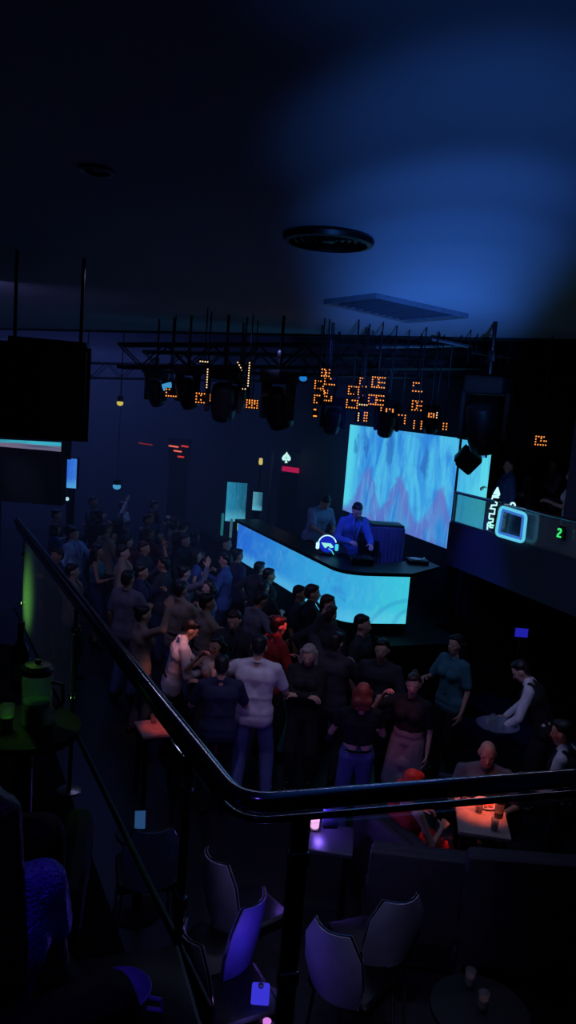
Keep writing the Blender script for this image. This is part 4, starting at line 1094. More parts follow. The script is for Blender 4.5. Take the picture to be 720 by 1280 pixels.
    if P.get('vest'):
        b = MB(); torso_prims(b, J, 0.030, w * 0.96, 0.95, False, fem); b.cap(T(-0.072, -0.005, 0.97), T(0.072, -0.005, 0.97), 0.126)
        for s in (-1, 1): b.cap(T(0.09 * s, 0.05, 1.36), T(0.095 * s, -0.02, 1.445), 0.05, 0.045)
        out['waistcoat'] = remesh(b, vx)
    if bt in ('trousers', 'shorts'):
        b = MB(); b.cap(T(-0.077, -0.008, 0.955), T(0.077, -0.008, 0.955), 0.118); b.cap(T(-0.065, 0, 1.02), T(0.065, 0, 1.02), 0.106)
        for s, hp, kn, an in J['legs']:
            b.cap(hp, kn, 0.106, 0.083)
            if bt == 'trousers': b.cap(kn, kn.lerp(an, 0.35), 0.083, 0.083); b.cap(kn.lerp(an, 0.35), an + Vector((0, 0, 0.02)), 0.083, 0.066)
        out['trousers'] = remesh(b, vx)
        if tp not in ('tee', 'jacket'): l = MB(); l.tube([T(0.155 * math.cos(a), -0.005 + 0.118 * math.sin(a), 1.03) for a in np.linspace(0, 2 * PI, 21)[:-1]], 0.013, 6, True); out['belt'] = l
    elif bt == 'skirt':
        b = MB(); b.cap(T(-0.075, -0.008, 0.955), T(0.075, -0.008, 0.955), 0.124); b.cap(T(-0.062, 0, 1.05), T(0.062, 0, 1.05), 0.112)
        for s, hp, kn, an in J['legs']: b.cap(hp, hp.lerp(kn, 0.9), 0.122, 0.118)
        k0, k1 = J['legs'][0], J['legs'][1]
        b.cap(k0[1].lerp(k0[2], .45), k1[1].lerp(k1[2], .45), 0.118); b.cap(k0[1].lerp(k0[2], .88), k1[1].lerp(k1[2], .88), 0.112)
        out['skirt'] = remesh(b, vx)
    for i, (s, hp, kn, an) in enumerate(J['legs']):
        fd = Vector((0.12 * s, 1, 0)).normalized(); fz = an.z - 0.085; b = MB()
        heel = Vector((an.x, an.y - 0.035, fz + 0.045)); toe = Vector((an.x, an.y, fz + 0.036)) + fd * 0.165
        b.cap(heel, toe, 0.047, 0.036, 12); b.cap(heel + Vector((0, 0.02, 0.03)), heel + fd * 0.1 + Vector((0, 0, 0.02)), 0.045, 0.038, 12)
        so = []
        for p in b.v: so.append((p[0], p[1], max(p[2], fz + 0.001)))
        b.v = so; out['shoe' + 'rl'[i]] = b
    if hair != 'bald':
        b = MB()
        b.ell(H(0, -0.014, 1.652), (0.082, 0.092, 0.083), RH); b.ell(H(0, -0.052, 1.610), (0.073, 0.056, 0.082), RH)
        b.ell(H(0.012, 0.032, 1.692), (0.064, 0.058, 0.034), RH)
        if hair == 'long':
            for x in (-0.065, 0.0, 0.065): b.cap(H(x, -0.055, 1.62), T(x * 1.25, -0.10, 1.30), 0.05, 0.042)
            for s in (-1, 1): b.cap(H(0.078 * s, -0.01, 1.63), T(0.105 * s, 0.01, 1.40), 0.028, 0.026)
        if hair == 'bob':
            for s in (-1, 1): b.cap(H(0.078 * s, -0.01, 1.64), H(0.082 * s, 0.0, 1.50), 0.032, 0.03)
            b.cap(H(-0.05, -0.07, 1.56), H(0.05, -0.07, 1.56), 0.055); b.cap(H(-0.045, -0.06, 1.50), H(0.045, -0.06, 1.50), 0.045)
        if hair == 'bun': b.ell(H(0, -0.09, 1.70), (0.045, 0.045, 0.042), RH)
        if hair == 'cap':
            b.cap(H(-0.03, 0.10, 1.675), H(0.03, 0.10, 1.675), 0.012); b.cap(H(-0.04, 0.14, 1.665), H(0.04, 0.14, 1.665), 0.010); b.cap(H(0, 0.08, 1.68), H(0, 0.15, 1.665), 0.012)
        out['hair'] = remesh(b, 0.012, 2)
    else:
        pass
    return out
SKINS = [mat('skin_light', (205, 160, 138), 0.55, 0, 0.06, 20), mat('skin_tan', (176, 128, 100), 0.55, 0, 0.06, 20)]
EYEM, LIPM = mat('eye_dark', (24, 20, 20), 0.2), mat('lips', (150, 70, 70), 0.5)
HAIRS = {'black': mat('hair_black', (20, 17, 18), 0.45, 0, 0.3, 60, 0.5), 'brown': mat('hair_brown', (62, 40, 28), 0.45, 0, 0.3, 60, 0.5), 'grey': mat('hair_ash', (150, 140, 136), 0.5, 0, 0.3, 60, 0.5), 'red': mat('hair_auburn', (140, 62, 46), 0.5, 0, 0.3, 60, 0.5)}
CLOTH = {k: mat('cloth_' + k, c, 0.85, 0, 0.14, 9, 0.25) for k, c in {'white': (214, 210, 214), 'black': (20, 20, 24), 'charcoal': (46, 46, 54), 'navy': (36, 42, 74), 'blue': (70, 100, 160), 'pale_blue': (140, 165, 205), 'red': (170, 34, 30), 'grey': (112, 110, 120), 'denim': (84, 98, 150), 'purple': (92, 74, 140), 'cream': (206, 190, 170), 'teal': (60, 120, 130), 'beige': (150, 130, 110), 'maroon': (96, 30, 40)}.items()}
SHOE = {'black': BLACKG, 'white': mat('shoe_white', (190, 190, 200), 0.6)}
CACHE = {}
PROTO = {}
def set_mat(o, i, m):
    o.material_slots[i].link = 'OBJECT'; o.material_slots[i].material = m
def person(label, loc, yaw, P, top='white', bottom='black', hairc='black', skin=0, scale=1.0, shoe='black', voxel=0.018, group='people in the club', key=None):
    k = key or repr(sorted((a, repr(b_)) for a, b_ in P.items())) + str(voxel)
    if k not in CACHE:
        ms = make_person_meshes(P, voxel)
        CACHE[k] = {n: mb.mesh(n, [SKINS[0], EYEM, LIPM] if n == 'body' else [BLACK], True) for n, mb in ms.items()}
    ms = CACHE[k]
    root = bpy.data.objects.new('person', ms['body']); COL.objects.link(root)
    root.location = loc; root.rotation_euler = (0, 0, math.radians(yaw)); root.scale = (scale,) * 3
    set_mat(root, 0, SKINS[skin])
    tag(root, label, 'person', group)
    NAMES = {'shoer': 'shoe', 'shoel': 'shoe'}
    if P.get('hair') == 'cap': NAMES['hair'] = 'cap'
    if P.get('top') == 'jacket': NAMES['shirt'] = 'jacket'; NAMES['collar'] = 'lapel'
    kids = {}
    for n, me in ms.items():
        if n == 'body': continue
        o = bpy.data.objects.new(NAMES.get(n, n), me); COL.objects.link(o)
        o.parent = kids['shirt'] if n == 'collar' else (kids.get('trousers', root) if n == 'belt' else root)
        kids[n] = o
        m = {'shirt': CLOTH[top], 'collar': CLOTH[top], 'waistcoat': CLOTH['black'], 'trousers': CLOTH[bottom], 'skirt': CLOTH[bottom], 'belt': BLACKG, 'hair': HAIRS.get(hairc) or CLOTH['black']}.get(n) or SHOE[shoe]
        set_mat(o, 0, m)
    return root
def spot_of(px, py, h):                         # floor point under a head seen at this pixel
    p = atz(px, py, h); return Vector((p.x, p.y, 0))
placed = []
def stand(label, px, py, yaw, P, h=1.62, floor=0.0, shift=(0, 0, 0), **kw):
    sc = kw.get('scale', 1.0)
    hd = skeleton(P)['H'](0, 0, 1.61) * sc
    p = atz(px, py, floor + hd.z) - Matrix.Rotation(math.radians(yaw), 3, 'Z') @ Vector((hd.x, hd.y, 0)); p = Vector((p.x, p.y, floor)) + Vector(shift)
    if floor == 0.0: placed.append(p)
    return person(label, p, yaw, P, **kw)
NV = 0.014
ST = {'foot_r': (0.11, 0.03, 0), 'foot_l': (0.11, -0.04, 0)}
def PO(**k): d = dict(ST); d.update(k); return d
stand('person with dark hair in a pale pinkish shirt, elbow out, left of the red-lit group', 238, 786, -75, PO(top='long', arm_l='out', arm_r='bent', lean=10, hpitch=18, side=3), top='white', bottom='black', voxel=NV)
stand('woman with black hair in a strappy top raising a hand to her chin', 271, 806, 150, PO(fem=True, top='strap', bottom='skirt', hair='bob', arm_r='face', arm_l='fold', hpitch=10), top='cream', bottom='black', voxel=NV, scale=0.93)
stand('person in a dark jacket with a red-lit forehead facing the camera', 293, 775, 172, PO(top='jacket', arm_l='bent', arm_r='down', hpitch=14), top='charcoal', bottom='black', voxel=NV)
stand('person in a dark blue shirt seen from behind between two pale shirts', 277, 832, 8, PO(top='tee', arm_r='bent', arm_l='bent', sw=1.06, hpitch=12), top='navy', bottom='black', voxel=NV, scale=0.96)
stand('person in a loose white T-shirt and blue jeans seen from behind', 324, 808, -6, PO(top='tee', arm_r='bent', arm_l='out', sw=1.10, hpitch=14, foot_r=(0.17, 0.05, 0), foot_l=(0.13, -0.06, 0)), top='white', bottom='denim', voxel=NV, shoe='white', scale=1.04)
stand('person in a red top lit red, turned away behind the white T-shirt', 348, 782, -60, PO(top='long', arm_r='bent', arm_l='bent', lean=6), top='red', bottom='black', voxel=NV)
stand('person with ash-grey hair and dark clothes in the middle of the floor', 386, 818, 170, PO(fem=True, top='long', hair='bob', arm_r='fold', arm_l='fold', hpitch=16), top='black', bottom='black', hairc='grey', voxel=NV, scale=0.96)
stand('woman with auburn hair in a black crop top and blue jeans, bare waist', 453, 868, 4, PO(fem=True, top='crop', hair='bob', arm_r='bent', arm_l='bent'), top='black', bottom='denim', hairc='red', voxel=NV, scale=0.93)
stand('woman in a dark top and grey skirt holding up a cigarette hand', 517, 855, 150, PO(fem=True, top='tee', bottom='skirt', hair='bun', arm_r='smoke', arm_l='down', hpitch=5, hyaw=15), top='black', bottom='grey', hairc='brown', voxel=NV, scale=0.93)
stand('person in a grey patterned shirt standing in the dark below the bar', 478, 812, 160, PO(top='tee', arm_r='down', arm_l='bent', sw=1.05), top='charcoal', bottom='black', voxel=NV)
stand('person in black with a raised elbow below the corner of the bar', 420, 803, -30, PO(top='jacket', arm_r='hold', arm_l='up', lean=4), top='charcoal', bottom='black', voxel=NV)
stand('person in a teal top standing alone under the right balcony', 571, 806, 120, PO(fem=True, top='tee', hair='long', arm_r='bent', arm_l='down'), top='teal', bottom='black', voxel=NV)
w1 = stand('waiter in a white shirt and black waistcoat leaning over a tray', 652, 838, 68, PO(top='long', vest=True, arm_r='tray', arm_l='tray', lean=26, hpitch=10), top='white', bottom='black', voxel=NV, group='waiters')
w2 = stand('waiter in a white shirt and black waistcoat at the right picture edge', 704, 916, 60, PO(top='long', vest=True, arm_r='hip', arm_l='bent', lean=10), top='white', bottom='black', voxel=NV, group='waiters', scale=0.97)
# tray held by the first waiter
tp = atz(622, 908, 0.97)
t = thing('serving_tray', 'round tray with glasses held by the leaning waiter', 'tray', tp)
b = MB(); b.lathe([(0.0, 0), (0.20, 0.0), (0.23, 0.02), (0.225, 0.024), (0.195, 0.008), (0, 0.008)], seg=32); b.build('tray_plate', mat('tray_grey', (120, 122, 150), 0.35, 0.4), t)
b = MB(); b.tube([(0.23 * math.cos(a), 0.23 * math.sin(a), 0.022) for a in np.linspace(0, 2 * PI, 33)[:-1]], 0.006, 6, True); b.build('rim', STEEL, t)
for k, (dx, dy) in enumerate(((-0.1, 0.02), (0.02, -0.06), (0.06, 0.07), (-0.03, 0.1))):
    g = thing('tumbler', 'short tumbler on the waiter\'s tray, %s' % ('at its left', 'nearest the camera', 'at its right', 'at the back')[k], 'glass', tp + Vector((dx, dy, 0.008)), 0, 'tumblers on the tray')
    b = MB(); b.lathe([(0.024, 0), (0.03, 0.085), (0.028, 0.085), (0.022, 0.008), (0, 0.008)], seg=16); b.build('tumbler_bowl', DRINK, g)

# crowd along the bar and across the hall
rng = random.Random(7)
STYLES = [
    (PO(top='tee', arm_r='bent', arm_l='down', hair='short'), 'T-shirt', False), (PO(top='long', arm_r='hold', arm_l='bent', hair='short'), 'long-sleeved shirt', False),
    (PO(top='jacket', arm_r='down', arm_l='hold', hair='short'), 'jacket', False), (PO(fem=True, top='strap', bottom='skirt', arm_r='bent', arm_l='bent', hair='long'), 'strappy top', True),
    (PO(fem=True, top='long', arm_r='fold', arm_l='fold', hair='bob'), 'fitted top', True), (PO(top='tee', arm_r='up', arm_l='bent', hair='cap'), 'T-shirt', False),
    (PO(fem=True, top='crop', arm_r='hip', arm_l='hold', hair='long'), 'crop top', True), (PO(top='tee', arm_r='out', arm_l='hold', hair='short', lean=6, hpitch=15), 'loose T-shirt', False),
    (PO(top='jacket', arm_r='down', arm_l='hip', hair='short'), 'jacket', False), (PO(top='tee', arm_r='down', arm_l='down', hair='short'), 'T-shirt', False),
    (PO(top='long', arm_r='wave', arm_l='down', hair='bun', fem=True), 'long-sleeved top', True)]
COLN = {'white': 'white', 'black': 'black', 'charcoal': 'charcoal', 'navy': 'navy', 'blue': 'blue', 'pale_blue': 'pale blue', 'grey': 'grey', 'purple': 'purple', 'cream': 'cream', 'teal': 'teal', 'beige': 'beige', 'maroon': 'maroon', 'red': 'red', 'denim': 'blue'}
ORD = ['first', 'second', 'third', 'fourth', 'fifth', 'sixth', 'seventh', 'eighth', 'ninth', 'tenth', 'eleventh', 'twelfth', 'thirteenth', 'fourteenth', 'fifteenth', 'sixteenth', 'seventeenth', 'eighteenth', 'nineteenth', 'twentieth']
crowd = []
bar_row = [(306, 681), (322, 690), (347, 706), (364, 713), (381, 713), (390, 736), (405, 745), (416, 757), (412, 772), (467, 782), (481, 783)]
for px, py in bar_row:
    p = spot_of(px, py, 1.64)
    _n = Vector((-(bc - bf).y, (bc - bf).x, 0)).normalized(); _n = _n if _n.dot(V) > 0 else -_n
    _d = (Vector((bf.x, bf.y, 0)) - p).dot(_n)
    if _d < 0.45: p = p - _n * (0.45 - _d)
    if all((p - q_).length > 0.37 for q_ in placed):
        placed.append(p); crowd.append((p, 'bar', px, None))
fixed = [(92, 668, 'pale_blue', 2), (122, 684, 'teal', 3), (160, 728, 'grey', 0), (231, 708, 'grey', 10), (262, 722, 'pale_blue', 4), (318, 745, 'grey', 7), (176, 716, 'navy', 2), (205, 700, 'charcoal', 5), (282, 700, 'blue', 1), (300, 735, 'charcoal', 2), (262, 772, 'maroon', 2), (350, 752, 'charcoal', 7), (372, 770, 'black', 1), (330, 728, 'black', 0), (130, 735, 'charcoal', 4)]
for px, py, c, s in fixed:
    p = spot_of(px, py, 1.64)
    if all((p - q_).length > 0.48 for q_ in placed):
        placed.append(p); crowd.append((p, 'hall', px, (c, s)))
tries = 0
while len(crowd) < 100 and tries < 9000:
    tries += 1
    px, py = rng.uniform(70, 425), rng.uniform(628, 790)
    p = spot_of(px, py, 1.62)
    a_, b_ = to_ab(p)
    if b_ > 3.6 or a_ > 21 or p.y < 8.9 or b_ < -6: continue
    if p.y < 10.2 and px < 150: continue
    if any((p - q_).length < 0.68 for q_ in placed): continue
    if (p - Vector((lb1.x, 12.1, 0))).length < 0.6 or (p.y > 15.4 and px < 110): continue
    placed.append(p); crowd.append((p, 'hall', px, None))
rows = {}
for it in crowd:
    p, kind, px, fx = it
    r = 'bar' if kind == 'bar' else min(5, int((p.y - 8.5) / 1.9))
    rows.setdefault(r, []).append(it)
ROWN = {'bar': 'in the row along the bar', 0: "in the crowd's nearest row", 1: "in the crowd's second row", 2: "in the crowd's third row", 3: "in the crowd's fourth row", 4: "in the crowd's fifth row", 5: "in the crowd's farthest row"}
for r, its in rows.items():
    its.sort(key=lambda z: z[2])
    for i, (p, kind, px, fx) in enumerate(its):
        if fx: c, s = fx
        else:
            c = rng.choice(['black', 'black', 'charcoal', 'navy', 'grey', 'charcoal', 'white', 'blue', 'purple', 'beige', 'maroon'] if kind == 'hall' else ['black', 'charcoal', 'navy', 'black'])
            s = rng.choice([0, 1, 2, 3, 4, 6, 7, 10, 2, 1, 8, 9]) if kind == 'hall' else rng.choice([8, 9])
        P, what, fem = STYLES[s]
        yaw = -68 + rng.uniform(-45, 45)
        if kind == 'hall' and rng.random() < 0.25: yaw += 170
        lab = '%s in a %s %s, %s from left %s' % ('woman' if fem else 'person', COLN[c], what, ORD[i] if i < 20 else 'last', ROWN[r])
        if i >= 20: lab = '%s in a %s %s at the right end %s' % ('woman' if fem else 'person', COLN[c], what, ROWN[r])
        person(lab, p, yaw, P, top=c, bottom=rng.choice(['black', 'charcoal', 'navy', 'denim']), hairc=rng.choice(['black', 'black', 'brown']), skin=rng.randint(0, 1), scale=rng.uniform(0.97, 1.05) * (0.94 if fem else 1.0), voxel=0.02, key='style%d' % s, group='crowd on the dance floor')

# performers behind the counter
stand('DJ in a pale shirt bending over the counter by the neon emblem', 401, 630, -150, PO(top='tee', arm_r='reach', arm_l='bent', lean=20, hpitch=20), floor=STZ - 0.0, shift=(0.08, 0.28, 0), top='pale_blue', bottom='black', voxel=NV, group='people on the DJ stage')
stand('performer in dark clothes lit deep blue behind the DJ', 436, 640, -160, PO(top='jacket', arm_r='bent', arm_l='reach', lean=16, hpitch=15), floor=STZ, shift=(0.15, 0.3, 0), top='blue', bottom='black', voxel=NV, group='people on the DJ stage')
# people on the right balcony
def balc(lab, px, py, yaw, P, h=1.55, **k):
    p = hit_b(px, py, 6.72); p = Vector((p.x, p.y, 0)); 
    return person(lab, (p.x, p.y, BFZ), yaw, P, scale=min(1.05, max(0.8, (hit_b(px, py, 6.72).z - BFZ) / 1.62)), voxel=NV, group='people on the right balcony', **k)
def balc2(lab, px, py, bb, yaw, P, **k):
    p = hit_b(px, py, bb); sc = (p.z - BFZ) / 1.62
    return person(lab, (p.x, p.y, BFZ), yaw, P, scale=min(1.06, max(0.86, sc)), voxel=NV, group='people on the right balcony', **k)
balc2('person on the right balcony bending an arm above the neon frame', 664, 592, 7.25, 75, PO(top='tee', arm_r='fold', arm_l='bent', lean=6), top='charcoal', bottom='black')
balc2('person in blue on the right balcony behind the neon lettering', 637, 586, 6.8, 95, PO(top='long', arm_r='bent', arm_l='down'), top='blue', bottom='black')
balc2('person with a pale arm at the right edge of the balcony', 716, 604, 6.9, 70, PO(fem=True, top='strap', arm_r='hip', arm_l='bent', hair='long'), top='white', bottom='black')
balc2('person in dark clothes behind the balcony column', 690, 596, 7.95, 110, PO(top='jacket', arm_r='down', arm_l='hold'), top='grey', bottom='black')
# seated people at the red-lit table
SIT = {'hip': 0.52, 'foot_r': (0.14, 0.42, 0), 'foot_l': (0.14, 0.40, 0), 'knee': (0, 0.6, 1)}
def PS(**k): d = dict(SIT); d.update(k); return d
RT_ = atz(602, 1020, 0.9)                       # the red table
sd = atz(610, 947, 1.16); sd.z = 0; sd.y += 0.05
person('seated person with a shaved head facing the red-lit table', sd, 170, PS(top='tee', hair='bald', arm_r='lap', arm_l='bent', sw=1.12, hpitch=12), top='grey', bottom='black', voxel=NV, group='seated guests')
s2 = atz(512, 974, 1.17); s2.z = 0
person('seated woman with auburn hair in a red dress left of the red-lit table', s2, -60, PS(fem=True, top='strap', bottom='skirt', hair='bob', arm_r='bent', arm_l='bent', hpitch=15), top='red', bottom='red', hairc='red', voxel=NV, scale=0.95, group='seated guests')
s3 = atz(628, 1000, 1.16); s3.z = 0

# ================================================================== LOUNGE FURNITURE ON THE LOWER FLOOR
SOFA = mat('sofa_dark_plum', (40, 34, 48), 0.7, 0, 0.2, 18, 0.3)
def table(name, lab, c, w, d_, h, m, rz=0, group=None, round_=False):
    t = thing(name, lab, 'table', (c.x, c.y, 0 if c.z < 1.5 else MEZZ), rz, group)
    b = MB()
    if round_: b.lathe([(0, h - 0.035), (w / 2 - 0.01, h - 0.035), (w / 2, h - 0.02), (w / 2 - 0.005, h), (0, h)], seg=36)
    else: b.box((0, 0, h - 0.02), (w, d_, 0.04), None, 0.012)
    b.build('tabletop', m, t)
    if round_:
        b = MB(); b.lathe([(0.2, 0), (0.2, 0.015), (0.04, 0.04), (0.032, h - 0.04)], seg=24); b.build('pedestal', DARKM, t)
    else:
        for sx in (-1, 1):
            for sy in (-1, 1):
                b = MB(); b.box((sx * (w / 2 - 0.05), sy * (d_ / 2 - 0.05), (h - 0.04) / 2), (0.045, 0.045, h - 0.04), None, 0.006); b.build('leg', DARKM, t)
    return t
def tumbler(lab, p, group='glasses on the tables', r=0.034, h=0.1, m=None):
    g = thing('tumbler', lab, 'glass', p, 0, group)
    b = MB(); b.lathe([(r * 0.8, 0), (r, h), (r * 0.93, h), (r * 0.74, 0.01), (0, 0.01)], seg=18); b.build('tumbler_bowl', DRINK, g)
    b = MB(); b.lathe([(0, 0.012), (r * 0.72, 0.012), (r * 0.84, h * 0.55), (0, h * 0.55)], seg=16); b.build('drink', m or mat('drink_amber', (150, 90, 50), 0.2), g)
    return g
def bottle(lab, p, m, group='bottles on the tables', s=1.0):
    g = thing('bottle', lab, 'bottle', p, 0, group)
    b = MB(); b.lathe([(r * s, z * s) for r, z in ((0.034, 0), (0.038, 0.01), (0.038, 0.17), (0.03, 0.20), (0.014, 0.23), (0.013, 0.29), (0.0, 0.29))], seg=18); b.build('bottle_body', m, g)
    b = MB(); b.lathe([(r * s, z * s) for r, z in ((0.0155, 0.285), (0.0155, 0.31), (0.0, 0.312))], seg=14); b.build('cap', STEEL, g)
    b = MB(); b.lathe([(0.0388 * s, 0.05 * s), (0.0388 * s, 0.13 * s)], seg=18); b.build('paper_label', mat('bottle_label', (170, 165, 150), 0.7), g)
    return g
BGL = mat('dark_bottle_glass', (24, 40, 30), 0.1)
# the red-lit table
TREAM = mat('table_pale', (170, 150, 140), 0.5)
table('lounge_table', 'pale lounge table lit bright red right of centre', RT_, 0.42, 0.60, 0.9, TREAM, math.radians(-8), 'lounge tables')
R3 = Matrix.Rotation(math.radians(-8), 3, 'Z')
tz = lambda x, y, z=0.9: Vector((RT_.x, RT_.y, z)) + R3 @ Vector((x, y, 0))
tumbler('tumbler at the left of the red-lit table', tz(-0.14, 0.2)); tumbler('tumbler in the middle of the red-lit table', tz(-0.02, 0.05)); tumbler('tumbler at the near edge of the red-lit table', tz(0.08, -0.2))
bottle('dark bottle standing on the red-lit table', tz(0.14, 0.02), BGL)
t = thing('fruit_plate', 'plate of cut fruit on the red-lit table', 'plate', tz(0.05, 0.2))
b = MB(); b.lathe([(0, 0), (0.07, 0), (0.11, 0.018), (0.107, 0.022), (0.068, 0.006), (0, 0.006)], seg=28); b.build('dish', mat('china', (210, 205, 200), 0.3), t)
for k in range(7):
    b = MB(); a = k * 0.9; b.ell((0.05 * math.cos(a), 0.05 * math.sin(a), 0.022), (0.026, 0.016, 0.014), Matrix.Rotation(a, 3, 'Z'), 10, 6); b.build('fruit_slice', mat('fruit', (220, 120, 60), 0.4), t)
# sofas
def sofa(lab, c, rz, w, seat=0.42, back=0.82, d_=0.72):
    t = thing('lounge_sofa', lab, 'sofa', (c.x, c.y, 0), rz, 'lounge sofas')
    b = MB(); b.box((0, 0, 0.17), (w, d_, 0.24), None, 0.03); b.build('base', SOFA, t)
    n = max(1, int(round(w / 0.65)))
    for k in range(n):
        b = MB(); b.box((-w / 2 + w * (k + 0.5) / n, 0.05, seat - 0.06), (w / n - 0.02, d_ - 0.14, 0.15), None, 0.045); b.build('seat_cushion', SOFA, t)
        b = MB(); b.box((-w / 2 + w * (k + 0.5) / n, -d_ / 2 + 0.17, (seat + back) / 2), (w / n - 0.03, 0.14, back - seat - 0.02), Matrix.Rotation(math.radians(8), 3, 'X'), 0.045); b.build('back_cushion', SOFA, t)
    b = MB(); b.box((0, -d_ / 2 + 0.05, back / 2 + 0.03), (w, 0.1, back - 0.06), None, 0.035); b.build('backrest', SOFA, t)
    for sx in (-1, 1):
        for sy in (-1, 1): b = MB(); b.lathe([(0.018, 0), (0.024, 0.055)], (sx * (w / 2 - 0.08), sy * (d_ / 2 - 0.08), 0), 12); b.build('foot', DARKM, t)
    return t
c = atz(536, 1050, 0.95); sofa('dark plum sofa seen from behind left of the red-lit table', c + Vector((-0.05, 0.05, 0)), math.radians(-4), 0.8, 0.42, 0.95, 0.6)
c = atz(650, 1064, 1.1); sofa('dark plum high-backed sofa seen from behind below the red-lit table', c + Vector((0.05, 0.16, 0)), math.radians(0), 0.9, 0.42, 1.1, 0.6)
for (q_, yw, lab) in ((sd, 170, 'sofa carrying the seated person with the shaved head'), (s2, -60, 'sofa carrying the seated woman in red')):
    r_ = math.radians(yw); f = Vector((-math.sin(r_), math.cos(r_), 0)); sofa(lab, Vector((q_.x, q_.y, 0)) + f * 0.1, r_, 0.8, 0.405)

# lounge chairs: pale seats with thin chrome edge
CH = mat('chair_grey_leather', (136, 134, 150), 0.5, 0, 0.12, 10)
CHP = mat('chair_violet_lit', (92, 84, 170), 0.5, 0, 0.12, 10)  # violet light on the leather put into its colour
def lounge_chair(lab, c, rz, m, h=0.86):
    t = thing('lounge_chair', lab, 'chair', (c.x, c.y, 0), rz, 'lounge chairs in the foreground')
    b = MB(); b.box((0, 0, 0.43), (0.46, 0.44, 0.08), None, 0.035); b.build('seat', BLACKG, t)
    b = MB(); n = 9; vs = []; fs = []
    prof = [(0.46, 0.17), (0.60, 0.215), (0.75, 0.205), (h, 0.13)]
    for side in (0, 1):
        for z, hw_ in prof:
            for k in range(n):
                f = k / (n - 1) * 2 - 1
                vs.append((hw_ * f, -0.22 - 0.06 * (1 - f * f) - (z - 0.46) * 0.22 - 0.028 * side, z))
    for side in (0, 1):
        for i in range(3):
            for k in range(n - 1):
                o_ = side * 4 * n; fs.append((o_ + i * n + k, o_ + i * n + k + 1, o_ + (i + 1) * n + k + 1, o_ + (i + 1) * n + k))
    for i in range(3):
        for k in (0, n - 1): fs.append((i * n + k, (i + 1) * n + k, 4 * n + (i + 1) * n + k, 4 * n + i * n + k))
    for i in (0, 3):
        for k in range(n - 1): fs.append((i * n + k, i * n + k + 1, 4 * n + i * n + k + 1, 4 * n + i * n + k))
    b.add(vs, fs); b.build('backrest', m, t)
    ed_ = [(-hw_, -0.235 - (z - 0.46) * 0.22, z) for z, hw_ in prof]; ed2 = [(-x, y, z) for x, y, z in reversed(ed_)]
    top_ = [(prof[-1][1] * f, -0.235 - 0.06 * (1 - f * f) - (h - 0.46) * 0.22, h) for f in (-0.5, 0, 0.5)]
    b = MB(); b.tube(ed_ + top_ + ed2, 0.008, 8); b.build('edge_trim', CHROME, t)
    for sx in (-1, 1):
        for sy in (-1, 1):
            b = MB(); b.tube([(sx * 0.19, sy * 0.17, 0.4), (sx * 0.22, sy * 0.21, 0.0)], 0.012, 8); b.build('leg', CHROME, t)
    return t
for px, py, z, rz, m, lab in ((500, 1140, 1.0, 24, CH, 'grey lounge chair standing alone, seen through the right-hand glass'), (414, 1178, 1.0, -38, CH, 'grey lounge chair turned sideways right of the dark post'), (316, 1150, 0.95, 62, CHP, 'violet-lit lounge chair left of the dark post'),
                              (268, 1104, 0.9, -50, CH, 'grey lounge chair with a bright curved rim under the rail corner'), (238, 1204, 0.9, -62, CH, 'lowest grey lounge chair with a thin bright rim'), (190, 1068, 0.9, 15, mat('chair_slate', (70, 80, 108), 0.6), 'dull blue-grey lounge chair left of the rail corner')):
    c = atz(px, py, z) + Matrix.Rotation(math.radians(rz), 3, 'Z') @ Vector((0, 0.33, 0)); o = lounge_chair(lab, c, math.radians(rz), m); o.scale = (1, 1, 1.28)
# purple table with lamp
c = atz(404, 1046, 0.72)
table('lounge_table', 'small table glowing violet under the rail right of its corner', c, 0.5, 0.42, 0.72, mat('table_dark', (60, 56, 74), 0.35), math.radians(-6), 'lounge tables')
lp = atz(393, 1036, 0.72)
t = thing('candle_lamp', 'pinkish white glowing candle cup on the violet table', 'lamp', lp)
b = MB(); b.lathe([(0.028, 0.012), (0.036, 0.02), (0.038, 0.085), (0.034, 0.088), (0, 0.09)], seg=18); b.build('cup', glow('candle_pink', (250, 176, 240), 1.25, True), t)
b = MB(); b.lathe([(0.045, 0), (0.045, 0.01), (0.03, 0.013)], seg=18); b.build('saucer', STEEL, t)
lamp('POINT', 'candle_light', lp + Vector((0, -0.01, 0.17)), (0.25, 0.12, 1.0), 5.0, size=0.03)
p = atz(408, 1034, 0.72)
t = thing('menu_stand', 'violet-lit menu stand on the small table', 'menu', p + Vector((0.03, 0, 0)), math.radians(10))
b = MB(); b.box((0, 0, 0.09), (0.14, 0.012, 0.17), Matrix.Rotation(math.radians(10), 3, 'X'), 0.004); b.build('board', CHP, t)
b = MB(); b.box((0, 0.01, 0.006), (0.12, 0.06, 0.012), None, 0.004); b.build('foot', DARKM, t)
c = atz(200, 908, 0.74)  # added table, reddened by an added spot, for the red patch in the glass
table('lounge_table', 'small added table lit red behind the left glass', c, 0.46, 0.4, 0.74, TREAM, math.radians(25), 'lounge tables')
tumbler('tumbler on the red-lit table behind the left glass', Vector((c.x - 0.08, c.y + 0.06, 0.74)))
bottle('dark bottle on the red-lit table behind the left glass', Vector((c.x + 0.1, c.y + 0.05, 0.74)), BGL, s=0.8)
c = atz(176, 1040, 0.7)
table('side_table', 'dark round side table with a glowing card behind the left glass', c, 0.4, 0.4, 0.7, BLACKG, 0, 'lounge tables', True)
t = thing('glow_card', 'added glowing panel for a pale blue lit card on the side table', 'glow_card', c + Vector((-0.02, 0.05, 0)), math.radians(12))
RP = Matrix.Rotation(math.radians(-30), 3, 'X')
b = MB(); b.box((0, 0, 0.075), (0.095, 0.01, 0.15), RP, 0.004); b.build('casing', BLACKG, t)
